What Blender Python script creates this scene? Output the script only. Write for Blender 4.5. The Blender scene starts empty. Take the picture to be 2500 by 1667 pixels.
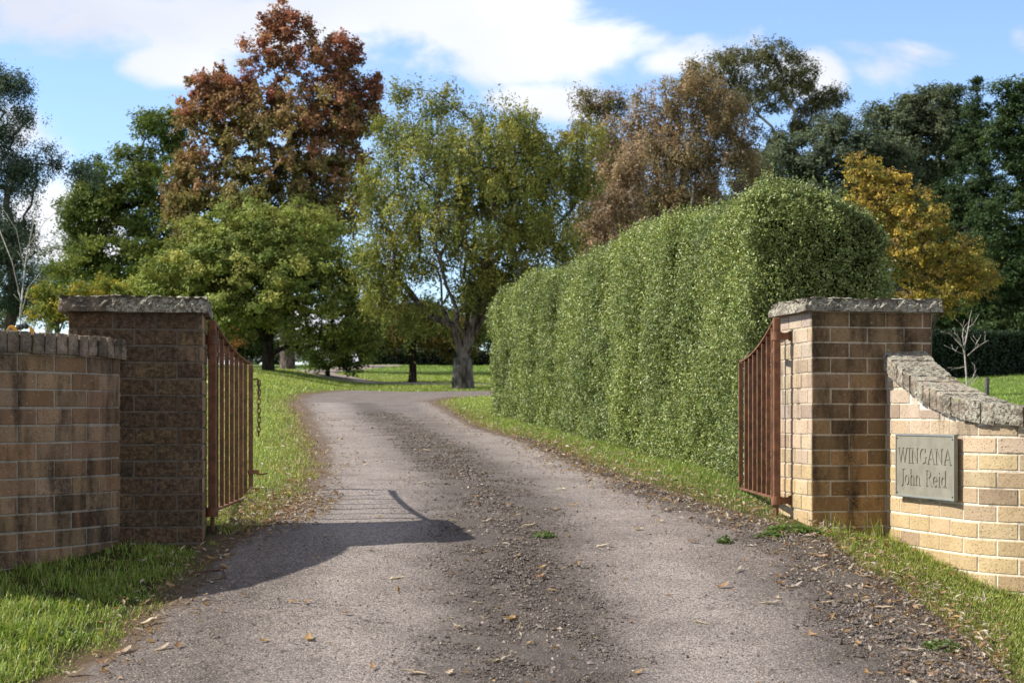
import bpy, math, random
import numpy as np
from math import radians, sin, cos, pi

# ------------------------------------------------------------------ camera, sky, sun
S = bpy.context.scene
COL = S.collection
F = 2431.0            # plan measurements were taken with this focal length ...
K = 1.65              # ... and depths are K times those (true focal length F*K)
CX, HY = 1250.0, 1015.0
CZ = 1.5
cam = bpy.data.cameras.new('camera'); camo = bpy.data.objects.new('camera', cam); COL.objects.link(camo)
camo.location = (0, 0, CZ); camo.rotation_euler = (radians(90), 0, 0)
cam.sensor_width = 36.0; cam.lens = 36.0 * F * K / 2500.0
cam.shift_y = (HY - 833.5) / 2500.0
cam.clip_start = 0.05; cam.clip_end = 3000
cam.dof.use_dof = True; cam.dof.focus_distance = 6.15 * K; cam.dof.aperture_fstop = 6.0
S.camera = camo
S.view_settings.view_transform = 'Standard'; S.view_settings.look = 'None'
S.view_settings.exposure = 0.75; S.view_settings.gamma = 1

SUN_EL = 42.0
SUN_AZ = 3.0          # degrees the light travels away from the camera, off +X
sd = bpy.data.lights.new('sun', 'SUN'); so = bpy.data.objects.new('sun', sd); COL.objects.link(so)
sd.energy = 4.4; sd.angle = radians(0.53); sd.color = (1.0, 0.94, 0.84)
from mathutils import Vector
tr = Vector((cos(radians(SUN_EL)) * cos(radians(SUN_AZ)), cos(radians(SUN_EL)) * sin(radians(SUN_AZ)), -sin(radians(SUN_EL))))
so.rotation_euler = tr.to_track_quat('-Z', 'Y').to_euler()
so.location = (-20, 0, 20)

wd = bpy.data.worlds.new("World"); S.world = wd; wd.use_nodes = True
def world():
    nt = wd.node_tree; N = nt.nodes; L = nt.links
    for n in list(N): N.remove(n)
    out = N.new('ShaderNodeOutputWorld'); bg = N.new('ShaderNodeBackground'); L.new(bg.outputs[0], out.inputs[0])
    sky = N.new('ShaderNodeTexSky'); sky.sky_type = 'NISHITA'; sky.sun_disc = False
    sky.sun_elevation = radians(SUN_EL); sky.sun_rotation = radians(270 + SUN_AZ)
    sky.air_density = 1.0; sky.dust_density = 0.3; sky.ozone_density = 1.6; sky.altitude = 600
    tc = N.new('ShaderNodeTexCoord'); sep = N.new('ShaderNodeSeparateXYZ'); L.new(tc.outputs['Generated'], sep.inputs[0])
    def m(op, a, b=None, c=None, clamp=False):
        n = N.new('ShaderNodeMath'); n.operation = op; n.use_clamp = clamp
        for i, v in enumerate((a, b, c)):
            if v is None: continue
            if isinstance(v, (int, float)): n.inputs[i].default_value = v
            else: L.new(v, n.inputs[i])
        return n.outputs[0]
    ylen = m('MAXIMUM', m('ABSOLUTE', sep.outputs[1]), 0.05)
    u = m('DIVIDE', sep.outputs[0], ylen); v = m('DIVIDE', sep.outputs[2], ylen)
    comb = N.new('ShaderNodeCombineXYZ'); L.new(u, comb.inputs[0]); L.new(m('MULTIPLY', v, 1.7), comb.inputs[1])
    n1 = N.new('ShaderNodeTexNoise'); n1.inputs['Scale'].default_value = 9; n1.inputs['Detail'].default_value = 12; n1.inputs['Roughness'].default_value = 0.56; n1.inputs['Distortion'].default_value = .25
    L.new(comb.outputs[0], n1.inputs['Vector'])
    nz = m('SUBTRACT', n1.outputs[0], 0.5)
    n2 = N.new('ShaderNodeTexNoise'); n2.inputs['Scale'].default_value = 3.6; n2.inputs['Detail'].default_value = 3
    L.new(comb.outputs[0], n2.inputs['Vector'])
    # banks of cloud: centre and half size in direction space
    tot = None
    for (px, py, rx, ry, amp) in [(150, 30, 560, 135, 1.15), (820, 40, 620, 110, 1.2), (430, 150, 190, 70, 1.0), (1330, 120, 430, 105, 1.25), (1100, 40, 500, 100, 1.1),
                                  (1600, 150, 190, 60, .9), (1340, 245, 190, 62, 1.0), (1180, 350, 330, 60, .6), (60, 330, 130, 100, .9), (130, 560, 170, 120, .95), (100, 760, 200, 100, .8),
                                  (2240, 130, 200, 90, 1.25), (2290, 40, 110, 40, .8), (2480, 90, 90, 70, 1.1), (2000, 170, 100, 60, .9), (600, 800, 900, 130, .7),
                                  (-700, 200, 500, 200, .9), (3300, 200, 500, 160, .9), (1200, -700, 900, 160, .8), (300, -350, 500, 120, .8)]:
        a = m('DIVIDE', m('SUBTRACT', u, (px - CX) / F / K), rx / F / K)
        b = m('DIVIDE', m('SUBTRACT', v, (HY - py) / F / K), ry / F / K)
        d = m('ADD', m('MULTIPLY', a, a), m('MULTIPLY', b, b))
        g = m('MULTIPLY', m('SUBTRACT', 1.35, m('POWER', d, 0.6), clamp=False), amp)
        g = m('MAXIMUM', g, 0.0)
        tot = g if tot is None else m('MAXIMUM', tot, g)
    f = m('ADD', m('MULTIPLY', tot, 0.66), m('MULTIPLY', nz, 3.2))
    f = m('ADD', f, m('MULTIPLY', m('SUBTRACT', n2.outputs[0], 0.5), 0.5))
    mr = N.new('ShaderNodeMapRange'); mr.interpolation_type = 'SMOOTHSTEP'
    mr.inputs['From Min'].default_value = 0.2; mr.inputs['From Max'].default_value = 0.8
    L.new(f, mr.inputs['Value'])
    fac = m('MULTIPLY', m('ADD', m('MULTIPLY', mr.outputs[0], .93), .07), m('GREATER_THAN', sep.outputs[2], -0.02))
    cc = N.new('ShaderNodeMix'); cc.data_type = 'RGBA'
    cc.inputs['A'].default_value = (4.1, 4.3, 4.9, 1); cc.inputs['B'].default_value = (6.1, 6.2, 6.4, 1)
    mr2 = N.new('ShaderNodeMapRange'); mr2.inputs['From Min'].default_value = 0.36; mr2.inputs['From Max'].default_value = 0.66; L.new(n2.outputs[0], mr2.inputs['Value'])
    L.new(mr2.outputs[0], cc.inputs['Factor'])
    tint = N.new('ShaderNodeMix'); tint.data_type = 'RGBA'; tint.blend_type = 'MULTIPLY'; tint.inputs['Factor'].default_value = 1; tint.inputs['B'].default_value = (.92, 1.02, 1.2, 1); L.new(sky.outputs[0], tint.inputs['A'])
    # unseen grey veil added overhead and behind the viewer to neutralise shadow colour
    ov = m('MULTIPLY', m('MAXIMUM', m('SUBTRACT', sep.outputs[2], .42), m('MULTIPLY', m('SUBTRACT', 0, sep.outputs[1]), .5)), 3.0, clamp=True)
    ov = m('MULTIPLY', ov, .75); gm = N.new('ShaderNodeMix'); gm.data_type = 'RGBA'; L.new(ov, gm.inputs['Factor']); L.new(tint.outputs['Result'], gm.inputs['A']); gm.inputs['B'].default_value = (3.1, 2.95, 2.8, 1)
    mix = N.new('ShaderNodeMix'); mix.data_type = 'RGBA'
    L.new(m('MULTIPLY', fac, 0.97), mix.inputs['Factor']); L.new(gm.outputs['Result'], mix.inputs['A']); L.new(cc.outputs['Result'], mix.inputs['B'])
    L.new(mix.outputs['Result'], bg.inputs['Color']); bg.inputs['Strength'].default_value = 0.115
world()
wd.cycles_visibility.camera = True

rng = np.random.default_rng(7)

# ------------------------------------------------------------------ helpers
def W(px, py, Y): return np.array([(px - CX) / F * Y, Y * K, CZ + (HY - py) / F * Y])
def KP(l): return [np.array([p[0], p[1] * K], float) for p in l]
def sstep(a, b, x):
    t = np.clip((x - a) / (b - a), 0, 1); return t * t * (3 - 2 * t)

_py = np.array([-60, -20, -5, 0, 3, 4, 4.74, 5.15, 5.5, 5.9, 6.3, 7.5, 10, 16.5, 22, 29, 37, 50, 65, 90, 150, 400, 900], float)
_ph = np.array([-9, -4.6, -2.5, -1.78, -1.29, -1.105, -.96, -.87, -.785, -.70, -.645, -.50, -.335, .03, .37, .77, 1.3, 2.4, 3.4, 4.2, 4.4, 3, -3], float)
_gy = np.concatenate([np.arange(-60, 60, .1), np.arange(60, 900, 2.0)])
_gh = np.interp(_gy, _py, _ph)
k = np.exp(-np.linspace(-2, 2, 9) ** 2); k /= k.sum()
_a = _gh[:1200].copy(); _gh[4:1196] = np.convolve(_a, k, 'valid')
def fbm(x, y, s, seed=0):
    r = 0; a = 1.0
    for i in range(3):
        r = r + a * np.sin(x * s * 1.3 + 1.7 * i + seed + 1.9 * np.sin(y * s * .9 + seed * 2.1 + i)) * np.cos(y * s * 1.1 + 2.3 * i - seed + 1.3 * np.sin(x * s * .7 + i))
        s *= 2.1; a *= .5
    return r
def ground(x, y):
    x = np.asarray(x, float); y = np.asarray(y, float) / K
    h = np.interp(y, _gy, _gh) + CZ
    h = h - .20 * sstep(1.75, 3.0, x) * (1 - sstep(5.9, 8, y))
    h = h + .06 * sstep(-1.8, -2.8, x) * (1 - sstep(5.2, 8, y))
    h = h + .50 * sstep(-4.3, -8.5, x) * sstep(13, 26, y) * (1 - sstep(33, 44, y))
    h = h + .35 * sstep(12, 22, x) * sstep(20, 40, y)
    h = h + .012 * fbm(x, y, 1.1) * sstep(2, 8, np.abs(x)) + .05 * fbm(x, y, .22, 3) * sstep(15, 30, y)
    return h
def g2w(px, py):
    Y = np.linspace(2, 45, 4000); x = (px - CX) / F * Y
    d = ground(x, Y * K) - (CZ + (HY - py) / F * Y)
    i = np.argmax(d > 0) if (d > 0).any() else len(Y) - 1
    return np.array([x[i], Y[i] * K])

def finish(o, label=None, cat=None, group=None, kind=None):
    if label: o['label'] = label
    if cat: o['category'] = cat
    if group: o['group'] = group
    if kind: o['kind'] = kind
    return o
def link(name, me, mat=None, parent=None):
    o = bpy.data.objects.new(name, me); COL.objects.link(o)
    if mat is not None: me.materials.append(mat)
    if parent is not None: o.parent = parent
    return o
def empty(name, loc, label, cat, group=None):
    o = bpy.data.objects.new(name, None); COL.objects.link(o); o.location = loc; o.empty_display_size = .1
    return finish(o, label, cat, group)
def npmesh(name, V, Fc, smooth=False, attrs=None):
    """V (n,3); Fc: (m,k) array or list of such arrays with differing k"""
    me = bpy.data.meshes.new(name)
    if not isinstance(Fc, list): Fc = [Fc]
    Fc = [np.asarray(f, np.int32) for f in Fc if len(f)]
    me.vertices.add(len(V)); me.vertices.foreach_set('co', np.ascontiguousarray(V, np.float32).ravel())
    loops = np.concatenate([f.ravel() for f in Fc]); tot = np.concatenate([np.full(len(f), f.shape[1], np.int32) for f in Fc])
    st = np.concatenate([[0], np.cumsum(tot)[:-1]]).astype(np.int32)
    me.loops.add(len(loops)); me.loops.foreach_set('vertex_index', loops)
    me.polygons.add(len(tot)); me.polygons.foreach_set('loop_start', st); me.polygons.foreach_set('loop_total', tot)
    me.polygons.foreach_set('use_smooth', np.full(len(tot), smooth))
    for nm, a in (attrs or {}).items():
        a = np.asarray(a, np.float32)
        if a.ndim == 1:
            at = me.attributes.new(nm, 'FLOAT', 'POINT'); at.data.foreach_set('value', a)
        else:
            if a.shape[1] == 3: a = np.concatenate([a, np.ones((len(a), 1), np.float32)], 1)
            at = me.attributes.new(nm, 'FLOAT_COLOR', 'POINT'); at.data.foreach_set('color', np.ascontiguousarray(a).ravel())
    me.update(calc_edges=True); me.validate()
    return me
class MB:
    def __init__(s): s.v = []; s.f = []; s.c = []
    def add(s, V, Fs, col=None):
        n = len(s.v); s.v += [tuple(map(float, p)) for p in V]; s.f += [tuple(i + n for i in f) for f in Fs]
        s.c += [tuple(col) if col is not None else (1, 1, 1)] * len(V)
    def box(s, c, d, R=None, col=None):
        c = np.array(c, float); V = []
        for z in (-.5, .5):
            for (a, b) in ((-.5, -.5), (.5, -.5), (.5, .5), (-.5, .5)):
                p = np.array([a * d[0], b * d[1], z * d[2]])
                V.append(c + (R @ p if R is not None else p))
        s.add(V, [(0, 3, 2, 1), (4, 5, 6, 7), (0, 1, 5, 4), (1, 2, 6, 5), (2, 3, 7, 6), (3, 0, 4, 7)], col)
    def tube(s, pts, rad, n=8, cap=True, col=None, square=False):
        pts = [np.array(p, float) for p in pts]
        if not hasattr(rad, '__len__'): rad = [rad] * len(pts)
        V = []; up0 = None
        for i, p in enumerate(pts):
            t = pts[min(i + 1, len(pts) - 1)] - pts[max(i - 1, 0)]; t /= (np.linalg.norm(t) + 1e-9)
            a = np.array([1., 0, 0]) if abs(t[2]) > .8 else np.array([0, 0, 1.])
            if up0 is not None: a = up0
            x = np.cross(t, a); x /= (np.linalg.norm(x) + 1e-9); y = np.cross(x, t); up0 = y
            for j in range(n):
                an = 2 * pi * (j + .5) / n; V.append(p + (x * cos(an) + y * sin(an)) * rad[i] * (1.414 if square else 1))
        Fs = []
        for i in range(len(pts) - 1):
            for j in range(n):
                Fs.append((i * n + j, i * n + (j + 1) % n, (i + 1) * n + (j + 1) % n, (i + 1) * n + j))
        if cap: Fs += [tuple(range(n))[::-1], tuple((len(pts) - 1) * n + j for j in range(n))]
        s.add(V, Fs, col)
    def build(s, name, mat, parent=None, smooth=False, bevel=0, origin=None):
        me = bpy.data.meshes.new(name); me.from_pydata(s.v, [], s.f); me.update()
        at = me.attributes.new('col', 'FLOAT_COLOR', 'POINT')
        at.data.foreach_set('color', np.concatenate([np.array(s.c, np.float32), np.ones((len(s.c), 1), np.float32)], 1).ravel())
        if smooth: me.polygons.foreach_set('use_smooth', [True] * len(me.polygons))
        o = link(name, me, mat, parent)
        if bevel:
            b = o.modifiers.new('bevel', 'BEVEL'); b.width = bevel; b.segments = 2; b.limit_method = 'ANGLE'
        if parent is not None and origin is None:
            o.matrix_parent_inverse = parent.matrix_world.inverted() if False else o.matrix_parent_inverse
        return o
def shift(o, parent):
    """children meshes are written in world coordinates; move them under an Empty at its own place"""
    L = parent.location; o.location = (-L[0], -L[1], -L[2]); return o

# ------------------------------------------------------------------ materials
class NT:
    def __init__(s, name):
        s.m = bpy.data.materials.new(name); s.m.use_nodes = True; s.t = s.m.node_tree; s.N = s.t.nodes; s.L = s.t.links
        for n in list(s.N): s.N.remove(n)
        s.out = s.N.new('ShaderNodeOutputMaterial'); s.p = s.N.new('ShaderNodeBsdfPrincipled'); s.L.new(s.p.outputs[0], s.out.inputs[0])
        s.geo = s.N.new('ShaderNodeNewGeometry'); s.tc = s.N.new('ShaderNodeTexCoord')
    def set(s, inp, v):
        if isinstance(v, (int, float)): inp.default_value = v
        elif isinstance(v, (tuple, list)): inp.default_value = tuple(v) + ((1,) if len(v) == 3 and inp.type == 'RGBA' else ())
        else: s.L.new(v, inp)
    def attr(s, name, fac=False):
        n = s.N.new('ShaderNodeAttribute'); n.attribute_name = name; return n.outputs['Fac' if fac else 'Color']
    def noise(s, scale, detail=4, rough=.5, vec=None, dist=0, sc=None):
        n = s.N.new('ShaderNodeTexNoise'); n.inputs['Scale'].default_value = scale; n.inputs['Detail'].default_value = detail
        n.inputs['Roughness'].default_value = rough; n.inputs['Distortion'].default_value = dist
        v = vec if vec is not None else s.geo.outputs['Position']
        if sc is not None:
            mp = s.N.new('ShaderNodeMapping'); mp.inputs['Scale'].default_value = sc; s.L.new(v, mp.inputs[0]); v = mp.outputs[0]
        s.L.new(v, n.inputs['Vector']); return n.outputs[0]
    def voro(s, scale, feature='F1', out='Distance', vec=None):
        n = s.N.new('ShaderNodeTexVoronoi'); n.inputs['Scale'].default_value = scale; n.feature = feature
        s.L.new(vec if vec is not None else s.geo.outputs['Position'], n.inputs['Vector']); return n.outputs[out]
    def ramp(s, f, a, b, lo=0., hi=1., smooth=True):
        n = s.N.new('ShaderNodeMapRange'); n.interpolation_type = 'SMOOTHSTEP' if smooth else 'LINEAR'
        s.set(n.inputs['Value'], f); n.inputs['From Min'].default_value = a; n.inputs['From Max'].default_value = b
        n.inputs['To Min'].default_value = lo; n.inputs['To Max'].default_value = hi; return n.outputs[0]
    def mix(s, f, a, b, mode='MIX'):
        n = s.N.new('ShaderNodeMix'); n.data_type = 'RGBA'; n.blend_type = mode; n.clamp_factor = True
        s.set(n.inputs['Factor'], f); s.set(n.inputs['A'], a); s.set(n.inputs['B'], b); return n.outputs['Result']
    def math(s, op, a, b=None, clamp=False):
        n = s.N.new('ShaderNodeMath'); n.operation = op; n.use_clamp = clamp; s.set(n.inputs[0], a)
        if b is not None: s.set(n.inputs[1], b)
        return n.outputs[0]
    def xyz(s, i):
        n = s.N.new('ShaderNodeSeparateXYZ'); s.L.new(s.geo.outputs['Position'], n.inputs[0]); return n.outputs[i]
    def bump(s, h, dist=.01, strength=1., nrm=None):
        n = s.N.new('ShaderNodeBump'); n.inputs['Distance'].default_value = dist; n.inputs['Strength'].default_value = strength
        s.L.new(h, n.inputs['Height'])
        if nrm is not None: s.L.new(nrm, n.inputs['Normal'])
        return n.outputs[0]
    def done(s, col, rough=.8, nrm=None, spec=.3, metal=0):
        s.set(s.p.inputs['Base Color'], col); s.set(s.p.inputs['Roughness'], rough); s.p.inputs['Specular IOR Level'].default_value = spec
        s.p.inputs['Metallic'].default_value = metal
        if nrm is not None: s.L.new(nrm, s.p.inputs['Normal'])
        return s.m

def mat_leaf(name, trans=.3, rough=.5, spec=.25):
    n = NT(name); c = n.attr('col')
    tb = n.N.new('ShaderNodeBsdfTranslucent'); tc = n.mix(1.0, c, (1.2, 1.15, .7), 'MULTIPLY'); n.L.new(tc, tb.inputs[0])
    n.done(c, rough, None, spec); mx = n.N.new('ShaderNodeMixShader'); mx.inputs[0].default_value = trans
    n.L.new(n.p.outputs[0], mx.inputs[1]); n.L.new(tb.outputs[0], mx.inputs[2]); n.L.new(mx.outputs[0], n.out.inputs[0]); return n.m
M_LEAF = mat_leaf('leaf', .28, .6, .12)
M_HLEAF = mat_leaf('hedge_leaf', .25, .42, .4)
M_GRASS = mat_leaf('grass_blade', .35, .45, .35)
def mat_bark(name, a, b, sc=(9, 9, 2.2)):
    n = NT(name); f = n.noise(1.0, 6, .65, sc=sc); g = n.noise(3.0, 5, .6)
    c = n.mix(n.ramp(f, .35, .65), a, b); c = n.mix(n.ramp(g, .58, .72), c, tuple(min(1, q * 1.9) for q in b))
    return n.done(c, .95, n.bump(f, .05, .8), .1)
M_BARK = mat_bark('bark', (.035, .028, .022), (.16, .135, .11))
M_BARKD = mat_bark('dark_bark', (.015, .012, .01), (.06, .05, .04))
M_BARKP = mat_bark('pale_bark', (.28, .25, .21), (.55, .51, .46))
M_BARKW = mat_bark('old_willow_bark', (.045, .038, .032), (.20, .175, .15), (7, 7, 2.5))
def mat_core(col):
    n = NT('shaded_inside'); return n.done(n.mix(n.noise(14, 3), tuple(c * .5 for c in col), col), 1, None, 0)

def mat_brick():
    n = NT('clay_brick'); c = n.attr('col')
    big = n.noise(5.0, 5, .6); c = n.mix(n.ramp(big, .35, .7, 0, .35), c, n.mix(1., c, (.62, .56, .5), 'MULTIPLY'))
    z = n.xyz(2)
    # wire-cut pores and iron spots
    sp = n.noise(95, 4, .75); c = n.mix(n.ramp(sp, .555, .63, 0, .85), c, (.11, .075, .05))
    sp2 = n.noise(60, 4, .7); c = n.mix(n.ramp(sp2, .6, .72, 0, .6), c, (.12, .085, .06))
    lf = n.noise(80, 3, .6); c = n.mix(n.ramp(lf, .62, .72, 0, .45), c, (.75, .62, .45))
    # algae streaks and stains run down the faces
    st = n.noise(1.0, 6, .62, sc=(9, 9, 2.4)); amt = n.attr('stain', True)
    stf = n.math('MULTIPLY', n.ramp(n.math('ADD', st, n.math('MULTIPLY', n.math('SUBTRACT', amt, .5), .55)), .40, .70), .92)
    fine = n.ramp(n.noise(42, 8, .8), .34, .62, .45, 1.)
    c = n.mix(n.math('MULTIPLY', stf, fine), c, (.022, .018, .014))
    # lichen
    li = n.voro(13); lm = n.math('MULTIPLY', n.ramp(li, .17, .06), n.ramp(n.noise(70, 4, .7), .47, .56))
    lm = n.math('MULTIPLY', lm, n.math('MULTIPLY', n.ramp(n.noise(2.3, 2), .46, .6), n.attr('lich', True)))
    c = n.mix(n.math('MULTIPLY', lm, .9), c, (.36, .37, .25))
    h = n.math('ADD', n.math('MULTIPLY', sp, -.6), n.math('MULTIPLY', n.noise(28, 5, .6), .8))
    return n.done(c, .93, n.bump(h, .006, .9), .15)
M_BRICK = mat_brick()
def mat_mortar():
    n = NT('mortar'); c = n.attr('col'); c = n.mix(n.ramp(n.noise(40, 4, .6), .4, .7, 0, .5), c, n.mix(1., c, (.55, .5, .45), 'MULTIPLY'))
    amt = n.attr('stain', True)
    st = n.noise(1.0, 6, .62, sc=(9, 9, 2.4)); stf = n.ramp(n.math('ADD', st, n.math('MULTIPLY', n.math('SUBTRACT', amt, .5), .5)), .46, .74, 0, .8)
    c = n.mix(stf, c, (.03, .024, .018))
    return n.done(c, .97, n.bump(n.noise(70, 4, .7), .004, .9), .1)
M_MORTAR = mat_mortar()
def mat_stone(lk=1.):
    n = NT('lichened_stone'); c = n.attr('col')
    b = n.noise(9, 6, .65); c = n.mix(n.ramp(b, .35, .65, 0, .75), c, (.055, .047, .038))
    li = n.noise(48, 5, .78); li2 = n.noise(5, 3, .6)
    up = n.N.new('ShaderNodeSeparateXYZ'); n.L.new(n.geo.outputs['Normal'], up.inputs[0])
    w = n.ramp(n.math('ADD', li2, n.math('MULTIPLY', up.outputs[2], .14)), .4, .58)
    c = n.mix(n.math('MULTIPLY', n.math('MULTIPLY', n.ramp(li, .45, .53), w), lk), c, (.50, .475, .38))
    c = n.mix(n.math('MULTIPLY', n.ramp(n.noise(95, 4, .8), .56, .63), .9), c, (.025, .022, .018))
    c = n.mix(n.math('MULTIPLY', n.ramp(n.noise(3.1, 3, .6, dist=1), .62, .68), .8), c, (.11, .09, .02))
    c = n.mix(n.math('MULTIPLY', n.ramp(n.noise(11, 3, .6, dist=1), .66, .72), .6), c, (.3, .31, .14))
    h = n.math('ADD', n.math('MULTIPLY', n.noise(45, 6, .75), 1.), n.math('MULTIPLY', b, .8))
    return n.done(c, .98, n.bump(h, .02, 1.), .1)
M_STONE = mat_stone(); M_COPE = mat_stone(.12)
def _jm():
    n = NT('dark_joint'); return n.done(n.mix(n.noise(30, 4), (.02, .017, .013), (.06, .05, .035)), 1, None, 0)  # near-black brown for the joints of the left coping
M_JOINT = _jm()
def mat_rust():
    n = NT('rusty_iron'); b = n.noise(16, 6, .65)
    c = n.mix(n.ramp(b, .35, .68), (.11, .050, .028), (.24, .108, .055)); c = n.mix(n.ramp(n.noise(48, 4, .7), .6, .7, 0, .6), c, (.32, .13, .055))
    c = n.mix(n.ramp(n.noise(90, 3, .7), .64, .7, 0, .8), c, (.03, .015, .012))
    return n.done(c, n.ramp(b, .3, .7, .5, .8), n.bump(n.noise(120, 4, .7), .002, .7), .35)
M_RUST = mat_rust()
def mat_plain(name, col, rough=.6, metal=0, spec=.4, var=.15, sc=8):
    n = NT(name); f = n.noise(sc, 5, .6); c = n.mix(n.ramp(f, .3, .7), tuple(q * (1 - var) for q in col), tuple(min(1, q * (1 + var)) for q in col))
    return n.done(c, rough, n.bump(n.noise(sc * 12, 3), .001, .4), spec, metal)

def mat_road():
    n = NT('worn_asphalt')
    g = n.attr('grav', True); tk = n.attr('track', True); du = n.attr('dirt', True)
    gn = n.ramp(n.math('ADD', g, n.math('MULTIPLY', n.math('SUBTRACT', n.noise(3, 10, .78), .5), 2.0)), .2, 1.0)
    base = n.mix(n.ramp(n.noise(1.6, 5, .6), .35, .65), (.135, .113, .101), (.195, .166, .149))
    base = n.mix(n.math('MULTIPLY', n.math('MULTIPLY', tk, n.ramp(n.noise(2.2, 6, .65), .3, .6, .35, 1)), .8), base, (.315, .274, .250))
    vc = n.N.new('ShaderNodeTexVoronoi'); vc.inputs['Scale'].default_value = 120; n.L.new(n.geo.outputs['Position'], vc.inputs['Vector'])
    val = n.N.new('ShaderNodeSeparateColor'); n.L.new(vc.outputs['Color'], val.inputs[0])
    agg = n.ramp(val.outputs[0], 0, 1, .5, 1.5, False)
    ac = n.N.new('ShaderNodeCombineColor'); [n.L.new(agg, ac.inputs[i]) for i in range(3)]
    c = n.mix(1., base, ac.outputs[0], 'MULTIPLY')
    c = n.mix(n.ramp(val.outputs[1], .93, .96, 0, .6), c, (.5, .42, .34))
    gc = n.mix(n.ramp(n.noise(26, 6, .75), .38, .62), (.07, .057, .048), (.14, .117, .101))
    gc = n.mix(n.ramp(n.noise(160, 4, .8), .5, .64, 0, .7), gc, (.2, .17, .15))
    c = n.mix(n.math('MULTIPLY', gn, .74), c, gc)
    dn = n.ramp(n.math('ADD', du, n.math('MULTIPLY', n.math('SUBTRACT', n.noise(9, 5, .7), .5), 1.4)), .35, .7)
    dc = n.mix(n.noise(60, 4, .7), (.06, .042, .03), (.20, .14, .09)); c = n.mix(n.math('MULTIPLY', dn, .85), c, dc)
    ce = n.N.new('ShaderNodeTexVoronoi'); ce.feature = 'DISTANCE_TO_EDGE'; ce.inputs['Scale'].default_value = 1.3
    wv = n.N.new('ShaderNodeVectorMath'); wv.operation = 'ADD'; nn_ = n.N.new('ShaderNodeTexNoise'); nn_.inputs['Scale'].default_value = 5; nn_.inputs['Detail'].default_value = 6; n.L.new(n.geo.outputs['Position'], nn_.inputs['Vector'])
    n.L.new(n.geo.outputs['Position'], wv.inputs[0]); n.L.new(nn_.outputs['Color'], wv.inputs[1]); n.L.new(wv.outputs[0], ce.inputs['Vector'])
    crk = n.math('MULTIPLY', n.ramp(ce.outputs['Distance'], .010, .003), n.ramp(n.noise(.9, 3), .50, .58)); c = n.mix(n.math('MULTIPLY', crk, .75), c, (.03, .025, .02))
    h = n.math('ADD', n.math('MULTIPLY', vc.outputs['Distance'], -1.2), n.math('MULTIPLY', n.noise(260, 3, .8), 1.))
    h2 = n.math('MULTIPLY', n.math('MULTIPLY', gn, n.noise(45, 6, .85)), 3.5)
    return n.done(c, .92, n.bump(n.math('ADD', h, h2), .006, .9), .25)
def mat_lane():
    n = NT('gravel'); c = n.mix(n.noise(4, 5, .6), (.20, .165, .14), (.34, .28, .24)); return n.done(c, .95, n.bump(n.noise(60, 4), .01), .1)
def mat_ground():
    n = NT('lawn_soil'); y = n.xyz(1)
    near = n.mix(n.ramp(n.noise(30, 5, .7), .35, .65), (.035, .028, .018), (.07, .065, .025))
    near = n.mix(n.ramp(n.noise(4, 4, .7), .4, .62, 0, .7), near, (.06, .085, .02))
    far = n.mix(n.ramp(n.noise(.9, 6, .6), .35, .65), (.075, .125, .022), (.12, .165, .035)); far = n.mix(n.ramp(n.noise(14, 5, .7), .45, .7, 0, .6), far, (.16, .17, .06))
    c = n.mix(n.ramp(y, 8, 16), near, far)
    dd = n.attr('dirt', True)
    dn = n.ramp(n.math('ADD', dd, n.math('MULTIPLY', n.math('SUBTRACT', n.noise(7, 5, .7), .5), 1.3)), .35, .65)
    c = n.mix(n.math('MULTIPLY', dn, .9), c, n.mix(n.noise(50, 5, .75), (.05, .035, .025), (.27, .19, .12)))
    return n.done(c, .97, n.bump(n.noise(60, 5, .8), .02, 1.), .1)
M_ROAD, M_LANE, M_GROUND = mat_road(), mat_lane(), mat_ground()

# ------------------------------------------------------------------ the drive: outline in plan
def PX(l): return [g2w(*p) for p in l]
left = KP([(-4.6, -9), (-3.0, -3), (-2.5, 1), (-2.05, 3)]) + PX([(200, 1640), (330, 1560), (420, 1475), (490, 1395), (560, 1320), (640, 1282), (704, 1251), (765, 1172), (779, 1149), (772, 1110), (769, 1081), (752, 1054), (738, 1010), (720, 990), (722, 976), (745, 964)])
lf = g2w(806, 955)
far_edge = KP([(lf[0], lf[1] / K), (-4.6, 28.0), (-3.3, 28.5), (-1.0, 28.4), (4, 28.6), (7, 28.8)])
rt = PX([(1194, 967), (1100, 972), (1058, 980), (1095, 1001), (1180, 1047), (1300, 1079), (1400, 1122), (1500, 1165), (1670, 1224), (1797, 1262), (1900, 1290), (2010, 1322), (2074, 1388), (2189, 1447), (2286, 1532), (2360, 1580), (2400, 1640)])
right = KP([(7, 25.2), (5, 25.0)]) + rt + KP([(2.0, 3.2), (2.5, 1), (3.1, -3), (4.8, -9)])
ROAD = np.array(left + far_edge + right)
def sdist(poly, x, y):
    x = np.asarray(x, float).ravel(); y = np.asarray(y, float).ravel()
    d = np.full(x.shape, 1e9); ins = np.zeros(x.shape, bool); n = len(poly)
    for i in range(n):
        a = poly[i]; b = poly[(i + 1) % n]; e = b - a; L2 = (e ** 2).sum() + 1e-12
        t = np.clip(((x - a[0]) * e[0] + (y - a[1]) * e[1]) / L2, 0, 1)
        d = np.minimum(d, np.hypot(x - a[0] - t * e[0], y - a[1] - t * e[1]))
        c = (a[1] > y) != (b[1] > y)
        with np.errstate(divide='ignore', invalid='ignore'):
            xi = (b[0] - a[0]) * (y - a[1]) / (b[1] - a[1] + 1e-12) + a[0]
        ins ^= c & (x < xi)
    return np.where(ins, d, -d)
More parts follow.
